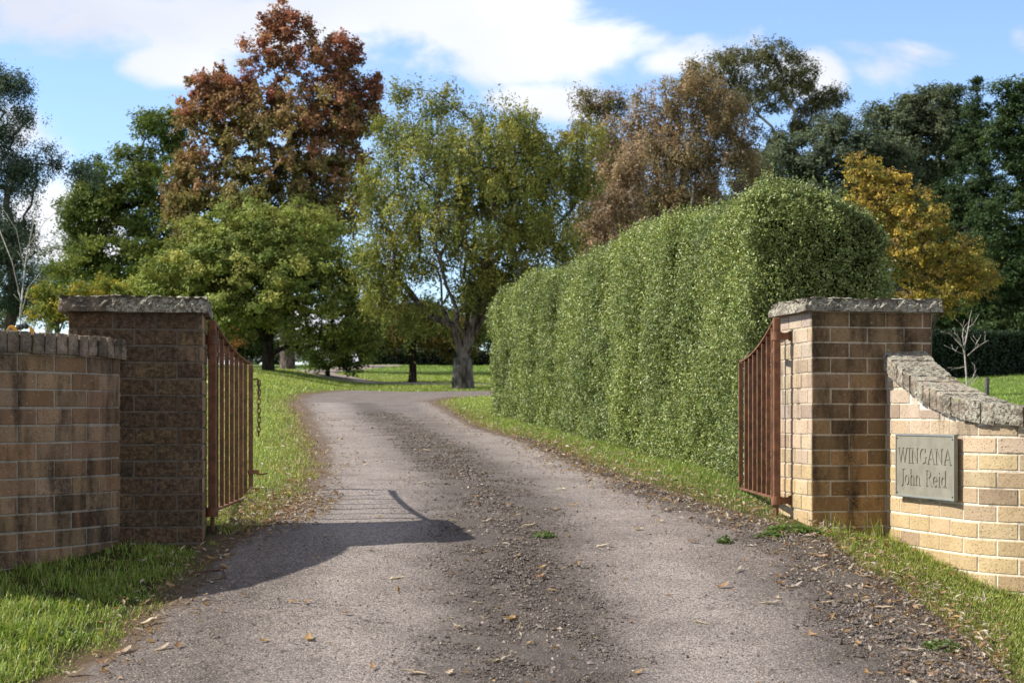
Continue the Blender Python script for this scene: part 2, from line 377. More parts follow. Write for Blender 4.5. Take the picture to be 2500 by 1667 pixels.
def pldist(pl, x, y):
    d = np.full(np.shape(x), 1e9)
    for a, b in zip(pl[:-1], pl[1:]):
        e = b - a; t = np.clip(((x - a[0]) * e[0] + (y - a[1]) * e[1]) / (e ** 2).sum(), 0, 1)
        d = np.minimum(d, np.hypot(x - a[0] - t * e[0], y - a[1] - t * e[1]))
    return d
GMID = PX([(880, 985), (930, 1015), (1020, 1065), (1120, 1140), (1190, 1215), (1230, 1300), (1270, 1420), (1300, 1600)]) + KP([(.1, 3.0), (.1, -6)])
GRT = PX([(1560, 1190), (1700, 1235), (1850, 1285), (1990, 1360), (2080, 1470), (2150, 1560), (2240, 1650)]) + KP([(1.7, 3.0), (2.2, -6)])
GMIDW = lambda y: np.interp(y, [3, 5, 6, 8, 12, 20], [.62, .62, .66, .58, .5, .42])
TL = PX([(800, 985), (840, 1060), (900, 1160), (900, 1270), (880, 1400), (830, 1600)]) + KP([(-.8, 2.5), (-1, -6)])
TR = PX([(1060, 985), (1180, 1060), (1340, 1140), (1500, 1230), (1600, 1350), (1700, 1500), (1760, 1640)]) + KP([(1.0, 2.5), (1.1, -6)])
def masks(x, y, sdv=None):
    x = np.asarray(x, float); y = np.asarray(y, float)
    if sdv is None: sdv = sdist(ROAD, x, y)
    dm = pldist(GMID, x, y) + .06 * fbm(x, y, 5, 1); dr = pldist(GRT, x, y) + .06 * fbm(x, y, 5, 2)
    y = y / K
    g = np.maximum(1 - dm / GMIDW(y), 1 - dr / .42); g = np.clip(g, 0, 1) * (y < 26)
    g = np.maximum(g, np.clip(.7 - sdv / .35, 0, .8) * (x > 0) * (y < 12))
    t = np.maximum(np.clip(1.2 - pldist(TL, x, y * K) / .42, 0, 1), np.clip(1.2 - pldist(TR, x, y * K) / .38, 0, 1))
    di = np.clip(.95 - sdv / (.10 + .02 * np.clip(y, 0, 20)), 0, 1)
    return g, t, di

def warp_grid(ys, us, wfun):
    YY, UU = np.meshgrid(ys, us, indexing='ij'); XX = UU * wfun(YY)
    n, m = YY.shape; idx = np.arange(n * m).reshape(n, m)
    Fc = np.stack([idx[:-1, :-1], idx[:-1, 1:], idx[1:, 1:], idx[1:, :-1]], -1).reshape(-1, 4)
    return XX.ravel(), YY.ravel(), Fc
def sheet(name, poly, ys, us, wf, lift, mat, attrs=True, margin=.3):
    x, y, Fc = warp_grid(ys, us, wf); s = sdist(poly, x, y)
    s = s + .035 * fbm(x, y, 6, 4) + .02 * fbm(x, y, 17, 2)
    z = ground(x, y) + np.clip(s * .18, -.03, lift) + .004 * fbm(x, y, 4, 6)
    keep = (s[Fc] > -margin).any(1); Fc = Fc[keep]
    used = np.unique(Fc); mp = np.full(len(x), -1); mp[used] = np.arange(len(used)); Fc = mp[Fc]
    x, y, z, s = x[used], y[used], z[used], s[used]
    at = None
    if attrs:
        g, t, di = masks(x, y, s); g = np.clip(g * 1.25, 0, 1); at = {'grav': g, 'track': t, 'dirt': di}
        z = z + .006 * g * fbm(x, y, 9, 8)
    me = npmesh(name, np.stack([x, y, z], 1), Fc, True, at)
    return finish(link(name, me, mat), kind='structure')
wf = lambda Y: np.maximum(Y / K, 3.0)
ys = K * np.concatenate([np.arange(-9, 3, .15), 3 * 1.0062 ** np.arange(0, 372)])
sheet('driveway', ROAD, ys, np.linspace(-1.6, 1.6, 641), wf, .012, M_ROAD)
LANE = np.array([1, K]) * np.array([(7, 31.5), (2, 31.6), (-3, 32.2), (-6.6, 34), (-9.0, 38), (-10.2, 44), (-9.0, 56), (-6.0, 56), (-7.6, 44), (-7.0, 39.5), (-5, 35.8), (-2, 34.0), (2, 33.4), (7, 33.5)], float)
sheet('lane', LANE, np.arange(30, 58, .25) * K, np.linspace(-.5, .7, 200), lambda Y: Y / K, .03, M_LANE, False, .5)

gys = K * np.concatenate([np.arange(-60, -9, 3), np.arange(-9, 3, .3), 3 * 1.012 ** np.arange(0, 250), np.linspace(62, 900, 40)])
gus = np.sinh(np.linspace(-3.2, 3.2, 421)) / np.sinh(3.2) * 6
x, y, Fc = warp_grid(gys, gus, lambda Y: np.maximum(Y / K, 4.0))
z = ground(x, y); sdv = sdist(ROAD, x, y)
z = z - .03 * (sdv > .12)
di = np.clip(1 + sdv / (.22 + .012 * np.clip(y / K, 0, 30)), 0, 1)
di = np.maximum(di, np.exp(-(((x + 1.5) / .4) ** 2 + ((y / K - 6.5) / .5) ** 2)))
me = npmesh('ground', np.stack([x, y, z], 1), Fc, True, {'dirt': di})
finish(link('ground', me, M_GROUND), kind='structure')

# ------------------------------------------------------------------ brickwork
R1 = random.Random(3)
def slab(mb, st, p, ex, en, L, H, th, ch, col, stain, lich):
    """one brick face slab, chamfered: p lower-left corner, ex along, en outward, H up"""
    up = np.array([0, 0, 1.]); j = lambda: R1.uniform(-.0015, .0026)
    th = th + R1.uniform(-.0012, .0015)
    a, b = ch, ch
    back = [p, p + ex * L, p + ex * L + up * H, p + up * H]
    mid = [q + en * (th - ch) for q in back]
    fr = [p + ex * (a + j()) + up * (b + j()), p + ex * (L - a + j()) + up * (b + j()), p + ex * (L - a + j()) + up * (H - b + j()), p + ex * (a + j()) + up * (H - b + j())]
    fr = [q + en * th for q in fr]
    V = back + mid + fr; Fs = [(8, 9, 10, 11)]
    for r in (0, 4):
        for i in range(4): Fs.append((r + i, r + (i + 1) % 4, r + 4 + (i + 1) % 4, r + 4 + i))
    mb.add(V, Fs, col); st += [(stain, lich)] * len(V)
def cslab(mb, st, A0, fn, s0, s1, z, H, th, ch, col, stain, lich, flip):
    n = max(1, int(np.ceil((s1 - s0) / .035))); th = th + R1.uniform(-.0012, .0015); V = []; Fs = []
    ss = [s0, s0 + ch] + [s0 + (s1 - s0) * i / n for i in range(1, n)] + [s1 - ch, s1]
    for i, s in enumerate(ss):
        p, o = fn(s); e = i in (0, len(ss) - 1); t1 = th - ch if e else th
        for (zz, t) in ((z, -.01), (z, th - ch), (z + ch, t1), (z + H - ch, t1), (z + H, th - ch), (z + H, -.01)):
            V.append((p[0] + o[0] * t, p[1] + o[1] * t, zz))
    m = len(ss)
    for i in range(m - 1):
        for j in range(5):
            q = (i * 6 + j, (i + 1) * 6 + j, (i + 1) * 6 + j + 1, i * 6 + j + 1); Fs.append(q if not flip else q[::-1])
    Fs += [tuple(range(6)), tuple((m - 1) * 6 + j for j in range(6))[::-1]]
    mb.add(V, Fs, col); st += [(stain, lich)] * len(V)
class Brickwork:
    def __init__(s): s.b = MB(); s.bs = []; s.m = MB(); s.ms = []
    def build(s, names, parent):
        for mb, st, nm, mat in ((s.b, s.bs, names[0], M_BRICK), (s.m, s.ms, names[1], M_MORTAR)):
            o = mb.build(nm, mat, parent); a = np.array(st, np.float32)
            for i, k in enumerate(('stain', 'lich')):
                at = o.data.attributes.new(k, 'FLOAT', 'POINT'); at.data.foreach_set('value', np.ascontiguousarray(a[:, i]))
            shift(o, parent)
JT = .010
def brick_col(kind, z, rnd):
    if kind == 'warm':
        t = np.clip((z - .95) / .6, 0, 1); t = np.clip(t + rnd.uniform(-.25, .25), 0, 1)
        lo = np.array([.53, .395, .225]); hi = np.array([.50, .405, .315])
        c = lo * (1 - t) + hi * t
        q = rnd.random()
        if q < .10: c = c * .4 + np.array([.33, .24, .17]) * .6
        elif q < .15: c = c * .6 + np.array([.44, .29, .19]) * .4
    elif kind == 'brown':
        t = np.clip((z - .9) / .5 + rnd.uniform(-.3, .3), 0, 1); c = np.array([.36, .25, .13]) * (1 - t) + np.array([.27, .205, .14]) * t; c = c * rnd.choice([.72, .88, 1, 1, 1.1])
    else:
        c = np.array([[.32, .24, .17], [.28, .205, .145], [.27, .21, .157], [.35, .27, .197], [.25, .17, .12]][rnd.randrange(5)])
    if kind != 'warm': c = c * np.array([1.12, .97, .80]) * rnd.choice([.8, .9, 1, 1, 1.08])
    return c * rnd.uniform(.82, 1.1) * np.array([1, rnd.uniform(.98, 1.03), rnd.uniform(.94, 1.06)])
def face(bw, A, B, ztop, n, ch, bl, off, kind, stain, lich, mort, topf=None, zstart=None, th=.004, flip=1, first=.5):
    """stretcher bond between plan points A and B (seen from outside, A left)"""
    A = np.array([A[0], A[1], 0.]); B = np.array([B[0], B[1], 0.]); L = np.linalg.norm(B - A); ex = (B - A) / L
    en = np.array([ex[1], -ex[0], 0.])
    for r in range(n):
        zt = ztop - r * ch; zb = zt - ch
        x = -((off + (.5 if r % 2 else 0)) % 1.0) * bl
        while x < L - 1e-4:
            a = max(x, 0); b = min(x + bl, L); x += bl
            a2 = a + (JT / 2 + R1.uniform(-.002, .0025) if a > 0 else 0); b2 = b - (JT / 2 + R1.uniform(-.002, .0025) if b < L - 1e-4 else 0)
            if b2 - a2 < .012: continue
            H = ch - JT + R1.uniform(-.003, .0015); zz = zb + JT / 2 + R1.uniform(-.0015, .0015)
            if topf is not None:
                mt = topf((a2 + b2) / 2)
                if zz > mt: continue
                H = min(H, mt - zz)
                if H < .01: continue
            c = brick_col(kind, zz, R1); sv = stain(np.array(A + ex * (a + b) / 2), zz) if callable(stain) else stain
            slab(bw.b, bw.bs, A + ex * a2 + np.array([0, 0, zz]), ex, en, b2 - a2, H, th, .003, c, sv + R1.uniform(-.12, .12), lich)
def prism(bw, pts, z0, z1, col, stain, which='m'):
    n = len(pts); V = [(p[0], p[1], z0) for p in pts] + [(p[0], p[1], z1) for p in pts]
    Fs = [tuple(range(n))[::-1], tuple(range(n, 2 * n))] + [(i, (i + 1) % n, n + (i + 1) % n, n + i) for i in range(n)]
    bw.m.add(V, Fs, col); bw.ms += [(stain, 0)] * len(V)

def rough_cap(name, quad, z0, z1, parent, col, seed, amp=.010):
    """rock-faced stone slab over plan quad, finely subdivided and worn"""
    Q = [np.array(q) for q in quad]; nu, nv, nw = 90, 60, 10
    vid = {}; V = []; Fs = []
    def P(i, j, k):
        key = (i, j, k)
        if key not in vid:
            u, v, w = i / nu, j / nv, k / nw
            p = (Q[0] * (1 - u) + Q[1] * u) * (1 - v) + (Q[3] * (1 - u) + Q[2] * u) * v
            vid[key] = len(V); V.append((p[0], p[1], z0 + (z1 - z0) * w))
        return vid[key]
    for i in range(nu):
        for j in range(nv):
            Fs.append((P(i, j, nw), P(i + 1, j, nw), P(i + 1, j + 1, nw), P(i, j + 1, nw))); Fs.append((P(i, j + 1, 0), P(i + 1, j + 1, 0), P(i + 1, j, 0), P(i, j, 0)))
    for k in range(nw):
        for i in range(nu):
            Fs.append((P(i, 0, k), P(i + 1, 0, k), P(i + 1, 0, k + 1), P(i, 0, k + 1))); Fs.append((P(i + 1, nv, k), P(i, nv, k), P(i, nv, k + 1), P(i + 1, nv, k + 1)))
        for j in range(nv):
            Fs.append((P(0, j + 1, k), P(0, j, k), P(0, j, k + 1), P(0, j + 1, k + 1))); Fs.append((P(nu, j, k), P(nu, j + 1, k), P(nu, j + 1, k + 1), P(nu, j, k + 1)))
    V = np.array(V); c = V.mean(0); d = V - c
    rs = np.random.default_rng(seed)
    def nz(p, s):
        r = 0; a = 1
        for o in range(4):
            k3 = rs.normal(size=(6, 3)) * s; ph = rs.uniform(0, 6, 6); r = r + a * np.sin(p @ k3.T + ph).mean(1); s *= 1.9; a *= .6
        return r
    w = (V[:, 2] - z0) / (z1 - z0)
    n1 = nz(V, 25.); n2 = nz(V, 60.)
    out = np.where(True, (n1 * 1.3 + n2 * .8) * amp, 0)
    # rock face: upper part of the edge is broken back, lower arris stays straight
    hx = np.abs(d[:, :2]).max(0)
    edge = np.zeros(len(V)); idx = np.array(list(vid.keys()))
    onside = (idx[:, 0] == 0) | (idx[:, 0] == nu) | (idx[:, 1] == 0) | (idx[:, 1] == nv)
    back = (.010 + .022 * np.clip(n1 * 2 + .5, 0, 1)) * np.clip((w - .38 - .3 * n2) / .5, 0, 1) * onside
    dirv = np.stack([np.where(idx[:, 0] == 0, -1., np.where(idx[:, 0] == nu, 1., 0)), np.where(idx[:, 1] == 0, -1., np.where(idx[:, 1] == nv, 1., 0))], 1)
    ex = (Q[1] - Q[0]) / np.linalg.norm(Q[1] - Q[0]); ey = (Q[3] - Q[0]) / np.linalg.norm(Q[3] - Q[0])
    D = dirv[:, :1] * ex + dirv[:, 1:] * ey
    V[:, :2] += D * (out * np.clip(w + .2, 0, 1) - back)[:, None]
    V[:, 2] += out * (w > .95) * .9 - .012 * onside * (w > .95) + out * .25 * (w < .05)
    colr = np.tile(np.array(col), (len(V), 1)); low = (w < .42) & onside
    me = npmesh(name, V, np.array(Fs), False, {'col': colr}); o = link(name, me, M_STONE, parent); shift(o, parent); return o

def pillar(name, A, B, Cb, ztop, n, parent, kind, stainf, stains, mort, offf, lich):
    """A front left, B front right, Cb vector front to back"""
    A = np.array(A, float); B = np.array(B, float); D = B + Cb; C = A + Cb
    bw = Brickwork(); ch = .094
    face(bw, A, B, ztop, n, ch, .24, offf, 'brown' if kind == 'warm' else kind, stainf, lich, mort)
    face(bw, C, A, ztop, n, ch, .24, .15, kind, stains, .3, mort)
    face(bw, B, D, ztop, n, ch, .24, .1, kind, stains, .3, mort)
    face(bw, D, C, ztop, n, ch, .24, .2, kind, .4, .3, mort)
    prism(bw, [A, B, D, C], ztop - n * ch - .1, ztop + .0005, mort, stainf if not callable(stainf) else .5)
    bw.build(('brickwork', 'mortar'), parent)
    return A, B, D, C

# right pillar
ra, rb, rc = KP([(1.8325, 6.08), (2.597, 6.17), (-.0975, .38)])
rp = empty('gate_pillar', (2.16, 6.33 * K, .84), 'pale tan brick gate pillar with thick lichened stone cap, the one nearest the metal name plate', 'gate pillar', 'brick pillars of the gateway')
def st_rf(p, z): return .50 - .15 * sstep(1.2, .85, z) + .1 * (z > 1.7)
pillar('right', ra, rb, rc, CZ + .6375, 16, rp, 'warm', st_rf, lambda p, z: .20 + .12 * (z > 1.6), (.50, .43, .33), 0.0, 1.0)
exr = (rb - ra) / np.linalg.norm(rb - ra); eyr = rc / np.linalg.norm(rc)
capA = ra - exr * .055 - eyr * .045; capB = rb + exr * .06 - eyr * .045; capC = rb + rc + exr * .06 + eyr * .06; capD = ra + rc - exr * .055 + eyr * .06
rough_cap('stone_cap', [capA, capB, capC, capD], CZ + .6385, CZ + .72, rp, (.30, .26, .21), 5)
# left pillar
lb, la, lc = KP([(-1.779, 5.72), (-2.505, 5.63), (-.096, .39)])
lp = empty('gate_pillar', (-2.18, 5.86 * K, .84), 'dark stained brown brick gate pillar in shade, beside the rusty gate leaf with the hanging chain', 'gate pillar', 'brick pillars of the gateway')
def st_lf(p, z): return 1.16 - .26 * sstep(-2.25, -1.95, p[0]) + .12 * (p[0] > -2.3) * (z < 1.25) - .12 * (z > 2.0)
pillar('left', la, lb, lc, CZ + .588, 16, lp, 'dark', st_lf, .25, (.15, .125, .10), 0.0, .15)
exl = (lb - la) / np.linalg.norm(lb - la); eyl = lc / np.linalg.norm(lc)
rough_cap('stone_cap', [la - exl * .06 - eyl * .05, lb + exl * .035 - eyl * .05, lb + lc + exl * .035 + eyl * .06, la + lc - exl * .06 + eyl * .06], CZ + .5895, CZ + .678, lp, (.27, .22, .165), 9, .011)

# curved wing walls
def resample(pl, ds):
    pl = np.array(pl, float); 
    # Catmull-Rom
    P = np.vstack([2 * pl[0] - pl[1], pl, 2 * pl[-1] - pl[-2]]); out = []
    for i in range(1, len(P) - 2):
        for t in np.linspace(0, 1, 24, endpoint=False):
            a, b, c, d = P[i - 1], P[i], P[i + 1], P[i + 2]
            out.append(.5 * ((2 * b) + (-a + c) * t + (2 * a - 5 * b + 4 * c - d) * t * t + (-a + 3 * b - 3 * c + d) * t ** 3))
    out.append(P[-2]); out = np.array(out); s = np.concatenate([[0], np.cumsum(np.linalg.norm(np.diff(out, axis=0), axis=1))])
    q = np.arange(0, s[-1], ds); return np.stack([np.interp(q, s, out[:, 0]), np.interp(q, s, out[:, 1])], 1), q
def wing_wall(parent, pl, side, topf, zref, ncourse, kind, stain, mort, lich, copcol, ch=.094, thick=.22, over=.035):
    """pl: plan path of the visible face going away from the pillar; side=+1 when solid wall lies to the left of travel"""
    pts, q = resample(pl, .03); t = np.gradient(pts, axis=0); t /= np.linalg.norm(t, axis=1)[:, None]
    nin = np.stack([-t[:, 1], t[:, 0]], 1) * side       # into the wall
    bw = Brickwork(); Lt = q[-1]
    def at(s): return np.array([np.interp(s, q, pts[:, 0]), np.interp(s, q, pts[:, 1])])
    def nat(s):
        v = np.array([np.interp(s, q, nin[:, 0]), np.interp(s, q, nin[:, 1])]); return v / np.linalg.norm(v)
    bl = .24
    for r in range(ncourse):
        zt = zref - r * ch; s0 = -(.5 if r % 2 else 0) * bl
        while s0 < Lt:
            a = max(s0, 0) + JT / 2; b = min(s0 + bl, Lt) - JT / 2; s0 += bl
            if b - a < .02: continue
            zz = zt - ch + JT / 2 + R1.uniform(-.002, .002); H = ch - JT + R1.uniform(-.003, .0015); mt = topf((a + b) / 2) - .118
            mts = min(topf(a), topf(b)) - .11
            if zz + .012 > mts: continue
            H = min(H, mts - zz)
            col = brick_col(kind, zz, R1); A = at(a)
            sv = stain(A, zz) if callable(stain) else stain
            cslab(bw.b, bw.bs, None, lambda q_: (at(q_), -nat(q_)), a, b, zz, H, .0045, .003, col, sv + R1.uniform(-.14, .14), lich, side < 0)
    # mortar body
    n = len(q); V = []
    for i in range(n):
        A = pts[i]; B = A + nin[i] * thick; zt = topf(q[i]) - .105; zb = min(ground(*A), ground(*B)) - .3
        V += [(A[0], A[1], zb), (A[0], A[1], zt), (B[0], B[1], zt), (B[0], B[1], zb)]
    Fs = []
    for i in range(n - 1):
        for k2 in range(4):
            a, b = i * 4 + k2, i * 4 + (k2 + 1) % 4; Fs.append((a, b, b + 4, a + 4) if side < 0 else (a, a + 4, b + 4, b))
    Fs += [(0, 1, 2, 3), tuple(4 * (n - 1) + k2 for k2 in (3, 2, 1, 0))]
    bw.m.add(V, Fs, mort); sv0 = stain if not callable(stain) else .5; bw.ms += [(sv0, 0)] * len(V)
    bw.build(('brickwork', 'mortar'), parent)
    # brick-on-edge coping, every brick a little out of line
    cp = MB(); joint = MB(); s0 = -.05; w = .078
    rs = random.Random(11)
    allV = []; allF = []; allC = []
    while s0 < Lt - .02:
        gp = .0025 if side > 0 else .0045; a = s0 + gp; b = s0 + w - gp; s0 += w
        h = .112 + rs.uniform(-.004, .006); ov = over + rs.uniform(-.005, .006); dz = rs.uniform(-.003, .004)
        col = np.array(copcol) * rs.uniform(.7, 1.25)
        nu, nv, nw = 5, 12, 6
        def pos(u, v, wz):
            s = a + (b - a) * u; sc = np.clip(s, 0, Lt); p = at(sc); nn = nat(sc)
            tt = np.array([nn[1], -nn[0]]) * side; p = p + tt * (s - sc)
            p = p + nn * (-ov + (thick + 2 * over) * v)
            zt = topf(s) + dz; return np.array([p[0], p[1], zt - h * (1 - wz)])
        idx = {}; 
        def g(i, j, k2):
            key = (i, j, k2)
            if key not in idx:
                u, v, wz = i / nu, j / nv, k2 / nw
                p = pos(u, v, wz)
                # wear on arrises
                m = sum([(i in (0, nu)), (j in (0, nv)), (k2 in (0, nw))])
                cen = pos(.5, .5, .5)
                if m >= 2: p = p + (cen - p) * (.015 + .02 * rs.random()) * np.array([1, 1, 1])
                if m >= 1 and k2 == nw: p = p + np.array([0, 0, rs.uniform(-.005, .004)])
                if m >= 1 and j in (0, nv): p = p + (cen - p) * rs.uniform(-.01, .025)
                idx[key] = len(allV); allV.append(p); allC.append(col)
            return idx[key]
        for i in range(nu):
            for j in range(nv):
                allF.append((g(i, j, nw), g(i + 1, j, nw), g(i + 1, j + 1, nw), g(i, j + 1, nw))); allF.append((g(i, j + 1, 0), g(i + 1, j + 1, 0), g(i + 1, j, 0), g(i, j, 0)))
        for k2 in range(nw):
            for i in range(nu):
                allF.append((g(i, 0, k2), g(i + 1, 0, k2), g(i + 1, 0, k2 + 1), g(i, 0, k2 + 1))); allF.append((g(i + 1, nv, k2), g(i, nv, k2), g(i, nv, k2 + 1), g(i + 1, nv, k2 + 1)))
            for j in range(nv):
                allF.append((g(0, j + 1, k2), g(0, j, k2), g(0, j, k2 + 1), g(0, j + 1, k2 + 1))); allF.append((g(nu, j, k2), g(nu, j + 1, k2), g(nu, j + 1, k2 + 1), g(nu, j, k2 + 1)))
    me = npmesh('coping', np.array(allV), np.array(allF), False, {'col': np.array(allC)}); o = link('coping', me, M_STONE if side > 0 else M_COPE, parent); shift(o, parent)
    # jointing bed under and between the coping bricks
    V = []
    for i in range(n):
        A = pts[i] - nin[i] * (over - (.006 if side > 0 else .016)); B = pts[i] + nin[i] * (thick + over - .012); zt = topf(q[i]) - (.008 if side > 0 else .018)
        V += [(A[0], A[1], zt - .085), (A[0], A[1], zt), (B[0], B[1], zt), (B[0], B[1], zt - .085)]
    mb = MB(); mb.add(V, Fs, (.16, .14, .115)); o = mb.build('coping_joint', M_STONE if side > 0 else M_JOINT, parent); shift(o, parent)
    return at, nat

rw = empty('wing_wall', (2.8, 5.5 * K, .6), 'sunlit cream brick wing wall with swooping coping, carrying the metal name plate', 'garden wall', 'curved walls either side of the gateway')
RPATH_ = [(2.31, 6.15), (2.335, 6.03), (2.415, 5.84), (2.505, 5.63), (2.61, 5.50), (2.82, 5.40), (3.25, 5.28), (3.9, 5.22), (5.6, 5.2)]
RPATH = KP(RPATH_)
_pd, _sd = resample(RPATH_, .01); _pw = _pd * np.array([1, K]); _sw = np.concatenate([[0], np.cumsum(np.linalg.norm(np.diff(_pw, axis=0), axis=1))])
_ss = np.interp(np.array([0, .06, .12, .2, .3, .4, .48, .59, .7, .93, 1.3, 2.0, 3.2]), _sd, _sw); _ss[-1] = 20; _zz = np.array([.40, .37, .335, .285, .21, .165, .135, .10, .078, .05, .02, .0, 0]) + CZ
RTOP = lambda s: float(np.interp(s, _ss, _zz))
def st_rw(p, z): return .13 + .12 * (z > 1.35)
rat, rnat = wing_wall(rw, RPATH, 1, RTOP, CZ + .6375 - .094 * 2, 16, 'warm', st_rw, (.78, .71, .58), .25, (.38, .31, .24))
lw = empty('wing_wall', (-3, 4.95 * K, .6), 'shaded brown brick wing wall with a level brick-on-edge coping, left of the dark stained pillar', 'garden wall', 'curved walls either side of the gateway')
LPATH = KP([(-2.21, 5.75), (-2.25, 5.62), (-2.38, 5.42), (-2.66, 5.18), (-3.05, 4.93), (-3.6, 4.82), (-4.5, 4.80), (-7, 4.80)])
LTOP = lambda s: CZ + .432 + .012 * min(1, s)
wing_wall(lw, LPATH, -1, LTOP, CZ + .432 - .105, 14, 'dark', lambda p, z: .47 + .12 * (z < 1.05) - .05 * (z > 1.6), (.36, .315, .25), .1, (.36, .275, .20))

# ------------------------------------------------------------------ name plate on the right wall
def plaque():
    a = rat(.20); b = rat(.60)
    a = W(2197, 1058, 5.99)[:2]; b = W(2341, 1058, 5.585)[:2]
    ex2 = (b - a); Lw = np.linalg.norm(ex2); ex2 /= Lw; en2 = np.array([ex2[1], -ex2[0]])
    ex = np.array([*ex2, 0]); en = np.array([*en2, 0]); up = np.array([0, 0, 1.])
    mid = (a + b) / 2
    # keep the plate clear of the bulging wall
    zt = CZ + (HY - 1058) / F * 5.99; zb = CZ + (HY - 1209) / F * 5.99; H = zt - zb
    dmx = max(float((at_ - a) @ en2) for at_ in (rat(q_) for q_ in np.linspace(.05, .9, 60)) if -.02 < float((at_ - a) @ ex2) < Lw + .02)
    base = np.array([*a, zb]) + en * (max(0, dmx) + .012)
    t = empty('name_plate', tuple(np.array([*mid, zb])), 'square grey metal name plate with raised lettering fixed to the sunlit brick wall', 'sign')
    n = NT('weathered_bronze'); f = n.noise(11, 5, .6); c = n.mix(n.ramp(f, .3, .7), (.235, .22, .17), (.30, .285, .225)); c = n.mix(n.ramp(n.noise(1, 4, .6, sc=(30, 30, 5)), .55, .75, 0, .4), c, (.36, .33, .26))
    MP = n.done(c, .62, n.bump(n.noise(90, 3), .0008), .35, .25)
    MR = mat_plain('bronze_rim', (.27, .29, .27), .55, .3, .4, .1)
    R = np.stack([ex, -en, up], 1)
    def P(u, v, d=0): return base + ex * u + up * v + en * d
    mb = MB(); mb.box(P(Lw / 2, H / 2, .004), (Lw, .020, H), R); shift(mb.build('plate', MP, t, bevel=.0015), t)
    mb = MB(); r = .0095
    for (u, v, du, dv) in ((Lw / 2, r / 2, Lw, r), (Lw / 2, H - r / 2, Lw, r), (r / 2, H / 2, r, H - 2 * r), (Lw - r / 2, H / 2, r, H - 2 * r)):
        mb.box(P(u, v, .016), (du + .001, .006, dv + .001), R)
    shift(mb.build('rim', MR, t, bevel=.001), t)
    for (u, v) in ((.02, .022), (Lw - .022, .022), (.02, H - .027), (Lw - .022, H - .027)):
        mb = MB(); mb.tube([P(u, v, .013), P(u, v, .0185)], .0038, 10); shift(mb.build('screw', M_DARK, t), t)
    # letters as thick strokes with serifs; x,y in a unit cell of height 1
    T, t_ = .115, .055
    def arc(cx, cy, rx, ry, a0, a1, n=14): return [(cx + rx * cos(radians(a0 + (a1 - a0) * i / n)), cy + ry * sin(radians(a0 + (a1 - a0) * i / n))) for i in range(n + 1)]
    def sf(x, y, w=.2): return ([(x - w / 2, y), (x + w / 2, y)], .05)
    G = {
        'W': (1.0, [([(.10, 1), (.30, 0)], T), ([(.30, 0), (.50, .95)], t_), ([(.50, .95), (.70, 0)], T), ([(.70, 0), (.90, 1)], t_), sf(.1, 1), sf(.5, 1, .16), sf(.9, 1)]),
        'I': (.32, [([(.16, 0), (.16, 1)], T), sf(.16, 0, .26), sf(.16, 1, .26)]),
        'N': (.78, [([(.14, 0), (.14, 1)], t_), ([(.14, 1), (.62, 0)], T), ([(.62, 0), (.62, 1)], t_), sf(.14, 0), sf(.10, 1), sf(.62, 1)]),
        'G': (.78, [(arc(.40, .5, .29, .49, 50, 320), T * .9), ([(.64, .02), (.64, .42)], T), sf(.62, .42, .24), ([(.60, .72), (.60, .98)], t_)]),
        'A': (.74, [([(.10, 0), (.38, 1)], t_), ([(.38, 1), (.64, 0)], T), ([(.2, .34), (.54, .34)], t_), sf(.1, 0), sf(.64, 0)]),
        'J': (.40, [([(.25, 1), (.25, .1)], T), (arc(.12, .06, .13, .16, 0, -120, 8), t_ * 1.3), sf(.25, 1, .28)]),
        'o': (.50, [(arc(.25, .31, .17, .31, 0, 360, 20), T * .8)]),
        'h': (.54, [([(.13, 0), (.13, 1)], T), (arc(.28, .42, .14, .19, 180, 0, 10) + [(.42, .0)], T * .9), sf(.13, 0), sf(.42, 0), sf(.09, 1, .12)]),
        'n': (.54, [([(.13, 0), (.13, .62)], T), (arc(.28, .42, .14, .19, 180, 0, 10) + [(.42, .0)], T * .9), sf(.13, 0), sf(.42, 0), sf(.09, .62, .12)]),
        ' ': (.34, []),
        'R': (.66, [([(.15, 0), (.15, 1)], T), ([(.15, 1), (.30, 1)] + arc(.30, .76, .18, .24, 90, -90, 10) + [(.15, .52)], T * .75), ([(.30, .52), (.58, 0)], T), sf(.15, 0), sf(.6, 0, .14), sf(.1, 1, .14)]),
        'e': (.48, [(arc(.25, .31, .17, .31, 10, 310, 18), T * .8), ([(.09, .34), (.41, .34)], t_)]),
        'i': (.28, [([(.14, 0), (.14, .62)], T), sf(.14, 0), sf(.1, .62, .12), ([(.14, .80), (.14, .90)], T)]),
        'd': (.54, [(arc(.23, .31, .15, .31, 0, 360, 18), T * .75), ([(.40, 0), (.40, 1)], T), sf(.43, 0, .14), sf(.36, 1, .12)])}
    def word(txt, x0, x1, y0, h, nm):
        tw = sum(G[c][0] for c in txt); sx = (x1 - x0) / tw; x = x0; mb = MB()
        for ch in txt:
            w, strokes = G[ch]
            for pts, th in strokes:
                pts = [(x + p[0] * sx, y0 + p[1] * h) for p in pts]; hw = th * h * .36 / 2
                for (p, q) in zip(pts[:-1], pts[1:]):
                    p = np.array(p); q = np.array(q); d = q - p; l = np.linalg.norm(d)
                    if l < 1e-6: continue
                    d /= l; nn = np.array([-d[1], d[0]]) * (hw + .0003); p2 = p - d * .0004; q2 = q + d * .0004
                    c4 = [p2 - nn, q2 - nn, q2 + nn, p2 + nn]
                    V = [P(c[0], c[1], .0135) for c in c4] + [P(c[0], c[1], .0188 + random.uniform(-.00015, .00015)) for c in c4]
                    mb.add(V, [(4, 5, 6, 7), (0, 1, 5, 4), (1, 2, 6, 5), (2, 3, 7, 6), (3, 0, 4, 7)])
            x += w * sx
        shift(mb.build(nm, MP, t), t)
    word('WINGANA', Lw * .04, Lw * .955, H * .545, H * .235, 'lettering')
